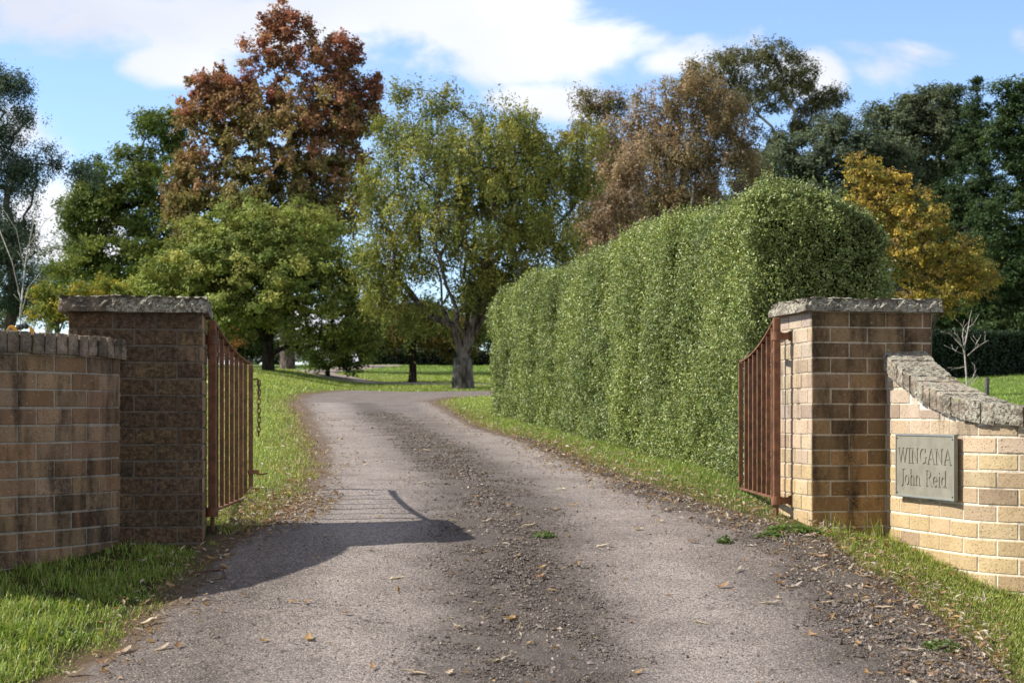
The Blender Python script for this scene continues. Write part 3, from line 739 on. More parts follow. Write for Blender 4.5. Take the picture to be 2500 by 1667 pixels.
    word('John', Lw * .09, Lw * .44, H * .20, H * .245, 'lettering'); word('Reid', Lw * .52, Lw * .88, H * .20, H * .245, 'lettering')
M_DARK = mat_plain('dark_metal', (.05, .04, .03), .6, .3)
plaque()

# ------------------------------------------------------------------ gates
def gate(label, H, E, z0, z1, zb, pr, wallpt, hz, rung, nb=7):
    H = np.array(H, float); E = np.array(E, float); L = np.linalg.norm(E - H); ex = np.array([*(E - H) / L, 0]); ey = np.array([-ex[1], ex[0], 0])
    t = empty('iron_gate', (H[0], H[1], zb), label, 'gate', 'rusty leaves of the open gate')
    def pt(s, z, d=0): return np.array([H[0], H[1], 0]) + ex * s + ey * d + np.array([0, 0, z])
    R = np.stack([ex, ey, np.array([0, 0, 1.])], 1)
    def top(s): q = s / L; return z1 + (z0 - z1) * ((1 - q) ** 2.1 * .92 + (1 - q) * .08)
    def add(nm, fn, **k):
        mb = MB(); fn(mb); o = mb.build(nm, M_RUST, t, **k); shift(o, t); return o
    add('hinge_post', lambda m: m.box(pt(0, (z0 + .015 + zb - .03) / 2), (pr * 2, pr * 2, z0 - zb + .045), R), bevel=.006)
    bt = .0125
    sp = (L - pr) / (nb + 1)
    for i in range(1, nb + 1):
        s = pr + sp * i - .4 * sp; zt = top(s)
        add('bar', lambda m: m.box(pt(s, (zt + zb) / 2 + .0), (bt * 2, bt * 2, zt - zb), R), bevel=.002)
    add('end_stile', lambda m: m.box(pt(L - bt, (z1 + zb) / 2), (.03, .03, z1 - zb), R), bevel=.002)
    def rail(m):
        n = 26; V = []; Fs = []
        for i in range(n + 1):
            s = pr * .6 + (L + .004 - pr * .6) * i / n; z = top(s)
            for (d, dz) in ((-.019, .002), (.019, .002), (.019, .014), (-.019, .014)): V.append(pt(s, z + dz, d))
        for i in range(n):
            for k2 in range(4): Fs.append((i * 4 + k2, i * 4 + (k2 + 1) % 4, i * 4 + 4 + (k2 + 1) % 4, i * 4 + 4 + k2))
        Fs += [(3, 2, 1, 0), tuple(n * 4 + k2 for k2 in range(4))]; m.add(V, Fs)
    add('top_rail', rail)
    add('bottom_rail', lambda m: m.box(pt((pr * .6 + L) / 2 + .002, zb - .008), (L - pr * .6, .036, .014), R), bevel=.002)
    add('rung', lambda m: m.box(pt(pr + (sp * .6 - bt) / 2, rung), (sp * .6 - bt, .022, .026), R))
    wp = np.array([*wallpt, 0.])
    for z in hz:
        def hinge(m):
            m.tube([pt(0, z - .026), pt(0, z + .026)], pr * 1.5, 16)
            c = pt(0, z); d = wp - np.array([H[0], H[1], 0]); l = np.linalg.norm(d); d = d / l
            R2 = np.stack([d, np.array([-d[1], d[0], 0]), np.array([0, 0, 1.])], 1)
            m.box(c + d * l * .6, (l * 1.1, .022, .042), R2); m.tube([c + d * l * .86 + np.array([0, 0, -.03]), c + d * l * .86 + np.array([0, 0, .03])], .010, 8)
        add('hinge', hinge)
    return t, pt, L, add
gr, rpt, rL, radd = gate('rusty gate leaf with a sweeping top rail swung open in front of the tall hedge', KP([(1.674, 6.30)])[0], KP([(1.652, 7.2)])[0], CZ + .605, CZ + .382, CZ - .512, .0225, KP([(1.775, 6.31)])[0], (CZ + .505, CZ - .535), CZ + .415)
gl, lpt, lL, ladd = gate('rusty gate leaf with a chain on its end, swung open beside the dark stained pillar', KP([(-1.790, 5.95)])[0], KP([(-1.872, 7.14)])[0], CZ + .553, CZ + .365, CZ - .558, .0235, KP([(-1.842, 5.95)])[0], (CZ + .455, CZ - .575), CZ + .372)
# drop rod below the right pillar's lower hinge and latch fittings on the left leaf
radd('pivot_pin', lambda m: m.tube([rpt(0, CZ - .56), rpt(0, CZ - .655)], .012, 8))
ladd('pivot_pin', lambda m: m.tube([lpt(0, CZ - .60), lpt(0, CZ - .69)], .013, 8))
def latch(m):
    m.tube([lpt(lL - .02, CZ + .26, -.02), lpt(lL - .02, CZ + .265, -.05), lpt(lL, CZ + .25, -.055), lpt(lL, CZ + .16, -.055)], .006, 6)
ladd('latch', latch)
def hook(m):
    m.box(lpt(lL - .03, CZ - .40, -.02), (.08, .012, .03)); m.tube([lpt(lL - .02, CZ - .41, -.03), lpt(lL + .0, CZ - .42, -.07), lpt(lL + .01, CZ - .41, -.12)], .006, 6)
ladd('slide_bolt', hook)
ladd('drop_bolt', lambda m: (m.box(lpt(lL - .09, CZ - .53, -.025), (.09, .02, .035)), m.tube([lpt(lL - .05, CZ - .55, -.03), lpt(lL + .03, CZ - .53, -.10)], .006, 6)))
# chain
p0 = lpt(lL + .012, CZ + .235, -.055)
ct = empty('chain', (p0[0], p0[1], CZ - .15), 'short rusty chain of open links hanging from the free end of the gate leaf', 'chain')
z = CZ + .235; kk = 0
while z > CZ - .14:
    mb = MB(); n = 18; pts = []
    hl, hw = .0225, .0115
    for i in range(n + 1):
        a = 2 * pi * i / n; u = cos(a) * hw; v = sin(a) * hw + (hl - hw) * (1 if sin(a) > 0.01 else (-1 if sin(a) < -0.01 else 0))
        pts.append((p0 + np.array([u, 0.15 * u, 0]) if kk % 2 == 0 else p0 + np.array([0.1 * u, u, 0])) * np.array([1, 1, 0]) + np.array([.002 * sin(kk), 0, z + v]))
    mb.tube(pts, .0036, 6, cap=False); shift(mb.build('link', M_RUST, ct, smooth=True), ct); z -= .033; kk += 1

# ------------------------------------------------------------------ leaves and trees
def leaf_mesh(name, C, A, B, l, w, col, fold=.15):
    n = len(C); Nn = np.cross(A, B)
    V = np.stack([C - A * (l / 2)[:, None], C + B * (w / 2)[:, None] + Nn * (w * fold)[:, None], C + A * (l / 2)[:, None], C - B * (w / 2)[:, None] + Nn * (w * fold)[:, None]], 1).reshape(-1, 3)
    Fc = np.arange(n * 4).reshape(n, 4)
    return npmesh(name, V, Fc, False, {'col': np.repeat(col, 4, 0)})
def unit(v): return v / (np.linalg.norm(v, axis=-1, keepdims=True) + 1e-9)
def rand_frames(n, outward, bias, hang=0.):
    A = rng.normal(size=(n, 3)); Nn = unit(rng.normal(size=(n, 3)) + outward * bias)
    if hang: A = A + np.array([0, 0, -hang])
    A = A - (A * Nn).sum(1, keepdims=True) * Nn; A = unit(A); return A, np.cross(Nn, A)

def skeleton(base, fork, stems, targets, rt, rexp=.58):
    """grow limbs: join every target to the nearest limb below it"""
    nodes = [np.array(base)]; par = [-1]
    def chain(i, q, jit=.03, seg=.5):
        p = nodes[i]; d = np.linalg.norm(q - p); n = max(1, int(d / seg)); last = i
        for k2 in range(1, n + 1):
            t = k2 / n; r = p + (q - p) * t + (rng.normal(size=3) * jit * .6 * d * sin(pi * t) if n > 1 else 0)
            r[2] += .04 * d * sin(pi * t) * (1 if q[2] > p[2] else -.3)
            nodes.append(r); par.append(last); last = len(nodes) - 1
        return last
    f = chain(0, np.array(fork))
    for s in stems: chain(f, np.array(s), .05)
    order = np.argsort([np.linalg.norm((t - nodes[f]) * np.array([1, 1, .8])) for t in targets])
    for k2 in order:
        q = targets[k2]; P = np.array(nodes[1:]); d = np.linalg.norm(P - q, axis=1) + .9 * np.maximum(0, P[:, 2] - q[2] + .1)
        chain(int(np.argmin(d)) + 1, q, .06)
    cnt = np.zeros(len(nodes))
    for i in range(len(nodes) - 1, -1, -1):
        cnt[i] += .6
        if par[i] >= 0: cnt[par[i]] += cnt[i] if True else 0
    # widths follow the number of twigs carried
    rad = rt * (cnt / cnt[0]) ** rexp
    return np.array(nodes), np.array(par), np.maximum(rad, .008)
def tubes(name, nodes, par, rad, mat, parent, sides=6, flare=1.3, minr=0.):
    i = np.where((par >= 0) & (rad > minr))[0]; a = nodes[par[i]]; b = nodes[i]
    ra_ = np.minimum(rad[par[i]], rad[i] * 1.7); ra_ = np.where(par[i] == 0, rad[0] * flare, ra_); rb_ = rad[i]
    t = unit(b - a); h = np.where(np.abs(t[:, 2:]) > .8, np.array([[1., 0, 0]]), np.array([[0, 0, 1.]])); xx = unit(np.cross(t, h)); yy = np.cross(xx, t)
    V = []
    for (p, r) in ((a - t * (ra_ * .25)[:, None], ra_), (b + t * (rb_ * .2)[:, None], rb_)):
        for j in range(sides):
            an = 2 * pi * j / sides; V.append(p + (xx * cos(an) + yy * sin(an)) * r[:, None])
    V = np.stack(V, 1); n = len(i); base = (np.arange(n) * 2 * sides)[:, None]
    Fc = [np.stack([base[:, 0] + j, base[:, 0] + (j + 1) % sides, base[:, 0] + sides + (j + 1) % sides, base[:, 0] + sides + j], 1) for j in range(sides)]
    me = npmesh(name, V.reshape(-1, 3), np.concatenate(Fc), True); o = link(name, me, mat, parent); shift(o, parent); return o
def tree(name, label, cat, base, Y, blobs, nclump, clr, nleaf, ls, cols, trunk_r, fork_h, bark=None, stems=0, stem_sp=.3, depth=.85, aniso=(1, 1, .7), hang=0., bias=1.0, grad=None, group=None, lw_=.5, shell=.45, minr=0., leafmat=None, rexp=.58, stem_h=(.25, .5)):
    """base (px,py); blobs (px,py,rx,ry[,dy]) of the crown at distance Y; cols list of colours"""
    bx = (base[0] - CX) / F * Y; YW = Y * K; bz = float(ground(bx, YW)) - .05
    t = empty(name, (bx, YW, bz), label, cat, group)
    E = []
    for b in blobs:
        c = W(b[0], b[1], Y); c[1] += (b[4] if len(b) > 4 else 0); rx = b[2] / F * Y; rz = b[3] / F * Y; E.append((c, np.array([rx, max(rx, rz * .7) * depth if len(b) < 6 else b[5], rz])))
    vol = np.array([np.prod(e[1]) for e in E]) ** .68; vol /= vol.sum()
    which = rng.choice(len(E), nclump, p=vol); d = unit(rng.normal(size=(nclump, 3))); r = rng.uniform(0, 1, nclump) ** shell
    cen = np.array([E[w][0] for w in which]); R = np.array([E[w][1] for w in which])
    cl = cen + d * R * r[:, None] * .93; gz = ground(cl[:, 0], cl[:, 1]); cl[:, 2] = np.maximum(cl[:, 2], gz + clr * .6)
    allc = np.average([e[0] for e in E], axis=0, weights=vol)
    fork = (bx, YW, bz + fork_h); st = []
    for s in range(stems):
        a = 2 * pi * s / max(1, stems) + rng.uniform(-.3, .3); hgt = rng.uniform(*stem_h) * (allc[2] - bz); st.append((bx + cos(a) * stem_sp * hgt, YW + sin(a) * stem_sp * hgt * .7, bz + fork_h + hgt))
    sub = cl if nclump <= 420 else cl[rng.choice(nclump, 420, replace=False)]
    nd, pr_, rad = skeleton((bx, YW, bz), fork, st, list(sub), trunk_r, rexp)
    tubes('trunk', nd, pr_, rad, bark or M_BARK, t, minr=minr)
    tot = nclump * nleaf; ci = np.repeat(np.arange(nclump), nleaf); cs = rng.uniform(.65, 1.3, nclump) * clr
    ntw = max(3, nleaf // 11); tw = ci * ntw + rng.integers(0, ntw, tot); td = unit(rng.normal(size=(nclump * ntw, 3)) * .8 + unit(np.repeat(cl, ntw, 0) - cl.mean(0)) * .55 + np.array([0, 0, .25 - hang * .5]))
    off = td[tw] * (rng.uniform(.05, 1.05, tot) ** .75)[:, None] + rng.normal(size=(tot, 3)) * .13
    C = cl[ci] + off * cs[ci][:, None] * np.array(aniso)
    if hang: C[:, 2] -= np.abs(rng.normal(size=tot)) * hang * clr * .5
    outw = unit((C - allc) / np.array([1, 1, .8])) * .6 + unit(off) * .8 + np.array([0, 0, .35])
    A, B = rand_frames(tot, outw, bias, hang)
    l = ls * rng.uniform(.6, 1.35, tot); w = l * lw_
    cc = np.array(cols, float); pick = rng.integers(0, len(cc), nclump)
    base_c = cc[pick]
    if grad is not None: base_c = grad(cl, base_c, allc)
    ccol = base_c[ci]; alt = cc[rng.integers(0, len(cc), tot)]; mm = rng.uniform(0, .45, tot)[:, None]
    if grad is None: ccol = ccol * (1 - mm) + alt * mm
    ccol = ccol * rng.uniform(.7, 1.3, (tot, 1)) * rng.uniform(.72, 1.28, nclump)[ci][:, None]
    me = leaf_mesh('crown', C, A, B, l, w, np.clip(ccol * np.array([2.05, 1.95, 1.95]), 0, 1)); o = link('crown', me, leafmat or M_LEAF, t); shift(o, t)
    return t

def red_grad(cl, bc, ac):
    # autumn colour: crimson where the crown stands highest, russet and still green lower and inside
    zt = (cl[:, 2] - ac[2]) / 6.5 + rng.normal(size=len(cl)) * .28 + .12 * np.abs(cl[:, 0] - ac[0])/2
    pal = np.array([[.085, .10, .034], [.12, .115, .046], [.155, .12, .058], [.175, .10, .062], [.165, .074, .055]])
    f = np.clip((zt + .62) / 1.6, 0, .999) * (len(pal) - 1); i = f.astype(int); fr = (f - i)[:, None]
    return pal[i] * (1 - fr) + pal[i + 1] * fr

# behind the drive, from left to right
tree('gum_tree', 'tall dark gum tree at the far left edge with open rounded leaf clumps', 'tree', (30, 900), 30,
     [(-40, 330, 110, 160), (15, 200, 55, 45), (60, 225, 28, 22), (55, 290, 30, 26), (85, 285, 22, 24), (105, 360, 28, 30), (130, 400, 26, 16), (40, 420, 70, 90), (180, 415, 50, 22), (225, 430, 25, 12), (20, 560, 80, 110), (-60, 650, 120, 150), (60, 700, 60, 60)],
     620, .42, 130, .085, [(.045, .07, .05), (.06, .085, .06), (.035, .055, .042)], .17, 3.0, M_BARK, 2, .3, aniso=(1, 1, .85), hang=.6, shell=.7, lw_=.4)
tree('gum_tree', 'smaller grey-green gum tree standing lower beyond the bare sapling on the left', 'tree', (120, 880), 55,
     [(150, 600, 60, 45), (190, 570, 40, 25), (110, 660, 90, 60), (50, 600, 60, 80), (160, 700, 80, 60), (60, 740, 110, 50)], 170, .8, 70, .15, [(.07, .095, .06), (.09, .11, .07)], .2, 3, M_BARKP, 0, hang=.5, lw_=.4)
tree('broadleaf_tree', 'large dark green broadleaf tree left of and behind the red autumn tree', 'tree', (330, 890), 52,
     [(390, 330, 75, 90), (440, 290, 60, 55), (300, 460, 120, 110), (390, 500, 110, 150), (230, 520, 90, 90), (300, 640, 150, 110), (200, 660, 90, 80), (420, 650, 90, 90), (170, 500, 30, 30)],
     480, .8, 190, .17, [(.055, .085, .022), (.075, .105, .026), (.045, .07, .02), (.10, .12, .03)], .35, 3, M_BARKD, 3, .35, shell=.4)
tree('maple_tree', 'tall red and russet autumn tree rising above the rounded green tree', 'tree', (700, 905), 43,
     [(705, 120, 75, 110), (700, 50, 30, 45), (640, 150, 60, 70), (790, 160, 70, 75), (600, 280, 130, 100), (820, 270, 90, 90), (720, 330, 180, 150), (500, 330, 70, 100), (470, 270, 40, 50), (880, 250, 45, 60), (560, 480, 140, 130), (800, 470, 120, 130), (690, 540, 200, 110), (450, 540, 50, 80), (880, 400, 40, 60), (900, 290, 35, 40), (840, 120, 45, 55), (520, 220, 70, 60), (895, 210, 40, 50), (440, 430, 45, 80), (650, 60, 30, 40), (470, 480, 70, 100), (430, 560, 45, 60), (560, 600, 120, 70)],
     1350, .44, 105, .125, [(.2, .06, .03)], .34, 2.5, M_BARK, 3, .12, aniso=(1, 1, .95), shell=.38, grad=red_grad, lw_=.8)
tree('rounded_tree', 'broad rounded green tree on a low forked trunk before the red autumn tree', 'tree', (655, 915), 33,
     [(600, 570, 150, 85), (700, 590, 150, 95), (470, 670, 130, 70), (380, 700, 75, 45), (620, 680, 200, 110), (800, 640, 100, 110), (850, 740, 90, 110), (760, 790, 150, 80), (560, 770, 150, 60), (900, 790, 50, 70), (430, 730, 90, 50), (860, 830, 70, 50), (540, 620, 150, 100), (650, 700, 240, 120)],
     900, .43, 130, .115, [(.11, .145, .04), (.14, .17, .048), (.085, .12, .034), (.18, .19, .055)], .19, 1.0, M_BARKD, 5, .8, aniso=(1.1, 1.1, .7), shell=.33, bias=1.4)
tree('low_shrub', 'dark drooping green shrub touching the lawn between the sandy lane and the rounded tree', 'shrub', (800, 912), 35,
     [(800, 850, 70, 55), (860, 870, 60, 40), (740, 830, 40, 30)], 120, .38, 110, .09, [(.05, .085, .02), (.08, .11, .022)], .08, .3, M_BARKD, 3, .8)
tree('small_tree', 'small shaded tree with a straight dark trunk left of the big willowy tree', 'tree', (1007, 925), 35,
     [(960, 810, 90, 45), (1040, 800, 80, 55), (1000, 770, 70, 40), (1120, 830, 60, 40), (920, 830, 40, 30), (1150, 790, 40, 50)], 210, .42, 90, .10, [(.045, .07, .018), (.07, .085, .02), (.10, .07, .025)], .14, 1.5, M_BARKD, 0, hang=.6)
tree('willowy_tree', 'big willowy yellow-green tree with many stems rising from one thick fissured trunk', 'tree', (1130, 950), 29.5,
     [(1010, 290, 75, 70), (1090, 250, 70, 45), (960, 330, 60, 70), (1240, 300, 110, 65), (1130, 380, 220, 110), (920, 460, 75, 90), (1330, 390, 110, 90), (1420, 440, 70, 90), (1000, 560, 150, 120), (1250, 560, 190, 120), (910, 620, 60, 90), (960, 700, 70, 70), (1350, 600, 80, 80), (1010, 760, 60, 60), (1190, 690, 110, 60), (1100, 215, 35, 20), (990, 225, 40, 20), (1440, 330, 50, 50), (1150, 480, 260, 220), (1290, 450, 160, 150), (960, 680, 110, 100), (1250, 690, 120, 80)],
     1450, .42, 84, .115, [(.115, .135, .035), (.14, .15, .04), (.09, .115, .033), (.07, .095, .03), (.165, .16, .04)], .31, .9, M_BARKW, 9, .36, aniso=(.95, .95, 1.0), hang=.9, shell=.45, lw_=.34, minr=.004, rexp=.62, stem_h=(.6, 1.15))
tree('sparse_tree', 'thin twiggy tree with sparse olive leaves between the willowy tree and the brown birches', 'tree', (1480, 930), 43,
     [(1440, 260, 55, 55), (1500, 250, 35, 50), (1410, 330, 50, 50), (1490, 360, 50, 80), (1440, 430, 70, 80)], 210, .5, 80, .12, [(.06, .07, .03), (.09, .085, .035), (.12, .08, .04)], .13, 3, M_BARKP, 3, .12, hang=.7, lw_=.4)
BR = [(.155, .118, .075), (.13, .105, .062), (.18, .13, .075), (.105, .095, .055), (.15, .128, .078)]
tree('birch_tree', 'brown leaved birch with fine pale branches, tallest of the brown birches', 'tree', (1640, 920), 41,
     [(1640, 250, 80, 90), (1700, 200, 70, 60), (1740, 260, 80, 90), (1600, 330, 80, 110), (1700, 380, 120, 110), (1640, 480, 130, 90), (1800, 320, 50, 100), (1560, 250, 30, 50), (1540, 350, 60, 80), (1500, 430, 60, 60), (1820, 430, 60, 90), (1720, 520, 150, 80), (1560, 500, 100, 70), (1850, 500, 60, 60), (1480, 330, 40, 60), (1640, 380, 150, 130), (1500, 420, 80, 100)], 1350, .43, 62, .12, BR, .15, 2, M_BARKP, 5, .22, hang=1.2, lw_=.45, shell=.5, minr=.004, group='brown birches')
tree('birch_tree', 'pale russet birch with bare white stems, left of the tallest brown birch', 'tree', (1510, 930), 38,
     [(1500, 480, 70, 90), (1450, 520, 50, 80), (1540, 400, 50, 80), (1480, 600, 80, 60), (1560, 560, 70, 70)], 330, .45, 80, .11, [(.195, .14, .095), (.165, .128, .085), (.14, .118, .078)], .12, 2, M_BARKP, 5, .2, hang=1.2, lw_=.45, group='brown birches')
tree('tall_gum', 'tall olive gum tree with an umbrella crown rising behind the brown birch', 'tree', (1850, 900), 62,
     [(1790, 160, 110, 35), (1880, 135, 85, 35), (1930, 190, 75, 60), (1850, 230, 100, 50), (1990, 250, 50, 35), (2030, 235, 40, 25), (1960, 300, 50, 60), (1760, 260, 70, 80), (1900, 350, 40, 60), (1830, 400, 60, 70), (1700, 190, 60, 40)],
     560, .68, 90, .17, [(.06, .065, .028), (.08, .08, .035), (.045, .055, .025)], .36, 5, M_BARKP, 4, .25, aniso=(1, 1, .7), hang=.5, lw_=.4)
tree('evergreen_oak', 'dense grey-green evergreen behind the tall hedge, left of the pointed conifer', 'tree', (2010, 900), 46,
     [(1960, 420, 110, 110), (2060, 380, 110, 100), (1900, 470, 70, 70), (2010, 540, 170, 110), (2150, 420, 90, 100), (2040, 330, 40, 40), (2150, 530, 120, 110)],
     520, .7, 190, .15, [(.05, .068, .042), (.065, .082, .05), (.04, .055, .034)], .35, 3, M_BARKD, 3, .3, shell=.38, bias=1.5)
tree('evergreen_oak', 'taller grey-green evergreen crown just left of the pointed conifer', 'tree', (2260, 900), 50,
     [(2200, 290, 90, 60), (2290, 270, 80, 55), (2250, 370, 130, 90), (2330, 340, 70, 90), (2230, 500, 120, 100)], 420, .75, 190, .16, [(.045, .062, .035), (.06, .075, .042)], .35, 3, M_BARKD, 3, .3, shell=.38, bias=1.5)
tree('conifer', 'dark narrow conifer with a pointed tip between the evergreen and the glossy green tree', 'tree', (2380, 900), 43,
     [(2385, 215, 14, 38), (2385, 280, 35, 50), (2385, 370, 55, 80), (2385, 480, 75, 90), (2385, 620, 95, 110), (2385, 740, 110, 70)], 520, .45, 150, .11, [(.018, .035, .016), (.03, .048, .02)], .25, 2, M_BARKD, 0, aniso=(1, 1, .6), shell=.4)
tree('dark_tree', 'glossy dark green tree filling the right edge above the clipped hedge', 'tree', (2520, 900), 38,
     [(2480, 240, 60, 60), (2540, 230, 60, 60), (2460, 340, 55, 80), (2530, 400, 90, 110), (2450, 560, 80, 110), (2540, 640, 110, 130), (2440, 720, 90, 80), (2480, 790, 120, 40), (2600, 400, 120, 200)],
     700, .5, 170, .12, [(.028, .048, .018), (.042, .065, .024), (.018, .034, .013)], .3, 2, M_BARKD, 3, .25, shell=.38)
tree('dark_tree', 'deep shaded dark green tree filling the gap beyond the orange tree', 'tree', (2230, 900), 44,
     [(2240, 620, 130, 120), (2330, 560, 90, 130), (2200, 740, 130, 60), (2340, 700, 100, 90)], 480, .6, 170, .13, [(.02, .04, .016), (.03, .052, .02)], .3, 2, M_BARKD, 3, .25, shell=.38)
tree('orange_tree', 'golden orange autumn tree leaning out to the right behind the tall hedge', 'tree', (2240, 880), 24,
     [(2110, 420, 50, 45), (2170, 470, 80, 60), (2220, 540, 110, 70), (2190, 620, 110, 80), (2300, 640, 95, 80), (2370, 690, 75, 60), (2270, 730, 120, 50), (2100, 540, 60, 80)],
     560, .29, 54, .065, [(.30, .225, .045), (.24, .185, .04), (.17, .15, .04), (.14, .10, .035), (.11, .125, .035)], .12, .8, M_BARK, 5, .6, shell=.4, lw_=.7, minr=.002)
tree('yellow_shrub', 'yellowing small tree just above the dark left pillar, leaves turning gold', 'tree', (140, 900), 25,
     [(130, 760, 65, 45), (110, 715, 40, 25), (190, 740, 50, 50), (250, 710, 60, 40)], 150, .28, 90, .07, [(.22, .19, .03), (.10, .12, .025), (.07, .10, .025)], .07, 1, M_BARK, 3, .4)
tree('russet_shrub', 'small russet shrub showing between the left pillar and its gate leaf', 'shrub', (555, 930), 37,
     [(545, 790, 35, 35), (570, 830, 30, 30), (520, 770, 20, 20)], 60, .22, 50, .06, [(.30, .14, .05), (.22, .13, .05), (.10, .09, .03)], .04, .5, M_BARK, 2, .4)
# woodland closing the view behind everything
for i, (px, py, rx, ry, Y, lab) in enumerate([(-250, 720, 260, 180, 75, 'distant dark green tree outside the left gum trees'), (520, 800, 160, 90, 70, 'distant tree glimpsed under the broad rounded tree'), (1010, 800, 150, 70, 72, 'distant dark tree behind the small shaded tree'), (1300, 760, 170, 110, 64, 'dark tree behind the trunk of the willowy tree'), (1560, 760, 180, 140, 60, 'dark tree low behind the brown birches'), (1900, 700, 220, 160, 70, 'dark tree behind the tall hedge, below the olive gum'), (2800, 560, 260, 300, 60, 'dark tree beyond the right edge of the clipped hedge'), (1640, 560, 240, 110, 66, 'brownish dark tree filling the gaps low behind the birches'), (2430, 740, 190, 90, 64, 'dark tree low behind the clipped hedge in the field')]):
    tree('distant_tree', lab, 'tree', (px, 890), Y, [(px, py, rx, ry), (px - rx * .5, py + ry * .3, rx * .6, ry * .6), (px + rx * .5, py + ry * .35, rx * .6, ry * .6)], 220, 1.25, 170, .26, [(.03, .05, .018), (.045, .065, .02), (.06, .06, .025)], .3, 2, M_BARKD, 0, shell=.4, group='distant trees')

# ------------------------------------------------------------------ hedges
def hedge(name, label, A, B, thick, topf, nleaf, ls, cols, core, lumpamp=.07, group=None, sprigs=0, sizef=None, mat=None):
    """A near corner and B far corner of the face to the drive; body lies to the right of A->B"""
    A = np.array(A, float); B = np.array(B, float); L = np.linalg.norm(B - A); e = (B - A) / L; nin = np.array([e[1], -e[0]])
    zA = float(ground(*A)); t = empty(name, (*(A + B) / 2 + nin * thick / 2, float(ground(*((A + B) / 2)))), label, 'hedge', group)
    def lump(s, v, z): return lumpamp * 1.3 * (np.sin(s * 2.9 + 1.6 * np.sin(v * 2 + z * .8 + s * 1.1)) * .6 + np.sin(s * 6.7 + z * 2.5 + 2 * np.sin(s * 2.3)) * .25 + np.sin(z * 6.1 + s * 2.2 + v * 5) * .22 + .2 * np.sin(s * 23 + z * 11))
    areaS = L * 2.2; areaE = thick * 2.2; areaT = L * thick
    faces = np.array([areaS * 1.15, areaS * .35, areaE * 1.9, areaE * .4, areaT * 1.0]); faces /= faces.sum()
    w = rng.choice(5, nleaf, p=faces); n = nleaf; r1 = rng.uniform(0, 1, n); r2 = rng.uniform(0, 1, n)
    # more leaves where the hedge is near
    near = rng.uniform(0, 1, n) < .45; sN = np.where(near, r1 ** 1.6, r1)
    s = np.where(w == 2, 0, np.where(w == 3, L, sN * L)); v = np.where(w == 0, 0, np.where(w == 1, thick, np.where((w == 2) | (w == 3), r1 * thick, r2 * thick)))
    P0 = A + e * s[:, None] + nin * v[:, None]; gz = ground(P0[:, 0], P0[:, 1]) - .01
    zt = topf(s / L) ; zt = zt - (.24 * sstep(.5, 1.2, v) * sstep(1.4, .2, s) if nleaf > 100000 else 0) + .04 * fbm(P0[:, 0] * 1.5, P0[:, 1] * .8, 1.7, 2); z = np.where(w == 4, zt, gz + (zt - gz) * r2)
    ns = np.stack([np.where(w == 2, -1, np.where(w == 3, 1, 0)), np.where(w == 0, -1, np.where(w == 1, 1, 0)), np.where(w == 4, 1, 0)], 1).astype(float)
    # round off the arrises
    q = np.stack([(s / L - .5) * L, v - thick / 2, z - (gz + zt) / 2], 1); hf = np.stack([np.full(n, L / 2), np.full(n, thick / 2), (zt - gz) / 2], 1)
    rr = .22 if nleaf > 100000 else .2; inner = np.clip(q, -(hf - rr), hf - rr); low = q[:, 2] < 0; inner[:, 2] = np.where(low, q[:, 2], inner[:, 2]); dd = q - inner; ln = np.linalg.norm(dd, axis=1, keepdims=True)
    nn = np.where(ln > 1e-6, dd / np.maximum(ln, 1e-6), ns); q = inner + nn * np.minimum(ln, rr)
    out = lump(s + q[:, 0] * 0, v, z) + rng.normal(size=n) * .018 - rng.uniform(0, 1, n) ** 2 * .14 + (.045 * fbm(s + v, z, 9., 3) + .028 * fbm(s - v, z, 27., 5) if nleaf > 100000 else 0)
    q = q + nn * out[:, None]
    ctr = (A + B) / 2 + nin * thick / 2
    xy = ctr + e * q[:, :1] + nin * q[:, 1:2]; C = np.stack([xy[:, 0], xy[:, 1], q[:, 2] + (gz + zt) / 2], 1)
    nw = np.stack([e[0] * nn[:, 0] + nin[0] * nn[:, 1], e[1] * nn[:, 0] + nin[1] * nn[:, 1], nn[:, 2]], 1)
    if sprigs:
        m = sprigs * 14; k = rng.integers(0, n, sprigs); k = k[(nn[k, 2] > .4) | (rng.uniform(0, 1, len(k)) < .25)]; m = len(k) * 14
        h = (rng.gamma(2, .028, len(k)) + .02) * (1 + .5 * (C[k][:, 1] < 9 * K)); tt = np.tile(np.linspace(0, 1, 14), len(k)); kk_ = np.repeat(np.arange(len(k)), 14)
        dirs = unit(nw[k] * .5 + np.array([0, 0, 1.]) + rng.normal(size=(len(k), 3)) * .25)
        C2 = C[k][kk_] + dirs[kk_] * (h[kk_] * tt)[:, None] + rng.normal(size=(m, 3)) * .006; C = np.vstack([C, C2]); nw = np.vstack([nw, nw[k][kk_]])
    n = len(C); Am, Bm = rand_frames(n, nw * .8 + np.array([0, 0, .25]), 1.0); Am = unit(Am + np.array([0, 0, .5]) * 1)
    Nn = unit(np.cross(Am, Bm)); Bm = np.cross(Nn, Am)
    far_ = C[:, 1]; sz = np.interp(far_ / K, [7, 16], [1, 1.5]) if sizef is None else sizef
    l = ls * rng.uniform(.55, 1.3, n) * sz; cc = np.array(cols)[rng.integers(0, len(cols), n)] * rng.uniform(.5, 1.5, (n, 1))
    patch = fbm(C[:, 0] * 1 + C[:, 1], C[:, 2], 1.6, 4)[:, None]; cc = cc * (1 + .18 * patch * np.array([1.2, 1., .8]))
    o = link('foliage', leaf_mesh('foliage', C, Am, Bm, l, l * .52, np.clip(cc, 0, 1)), mat or M_HLEAF, t); shift(o, t)
    # dark box standing in for the shade inside the hedge, blocks see-through
    k1 = 40; V = []; Fs = []; ins = .16
    S_ = np.linspace(ins, L - ins, k1)
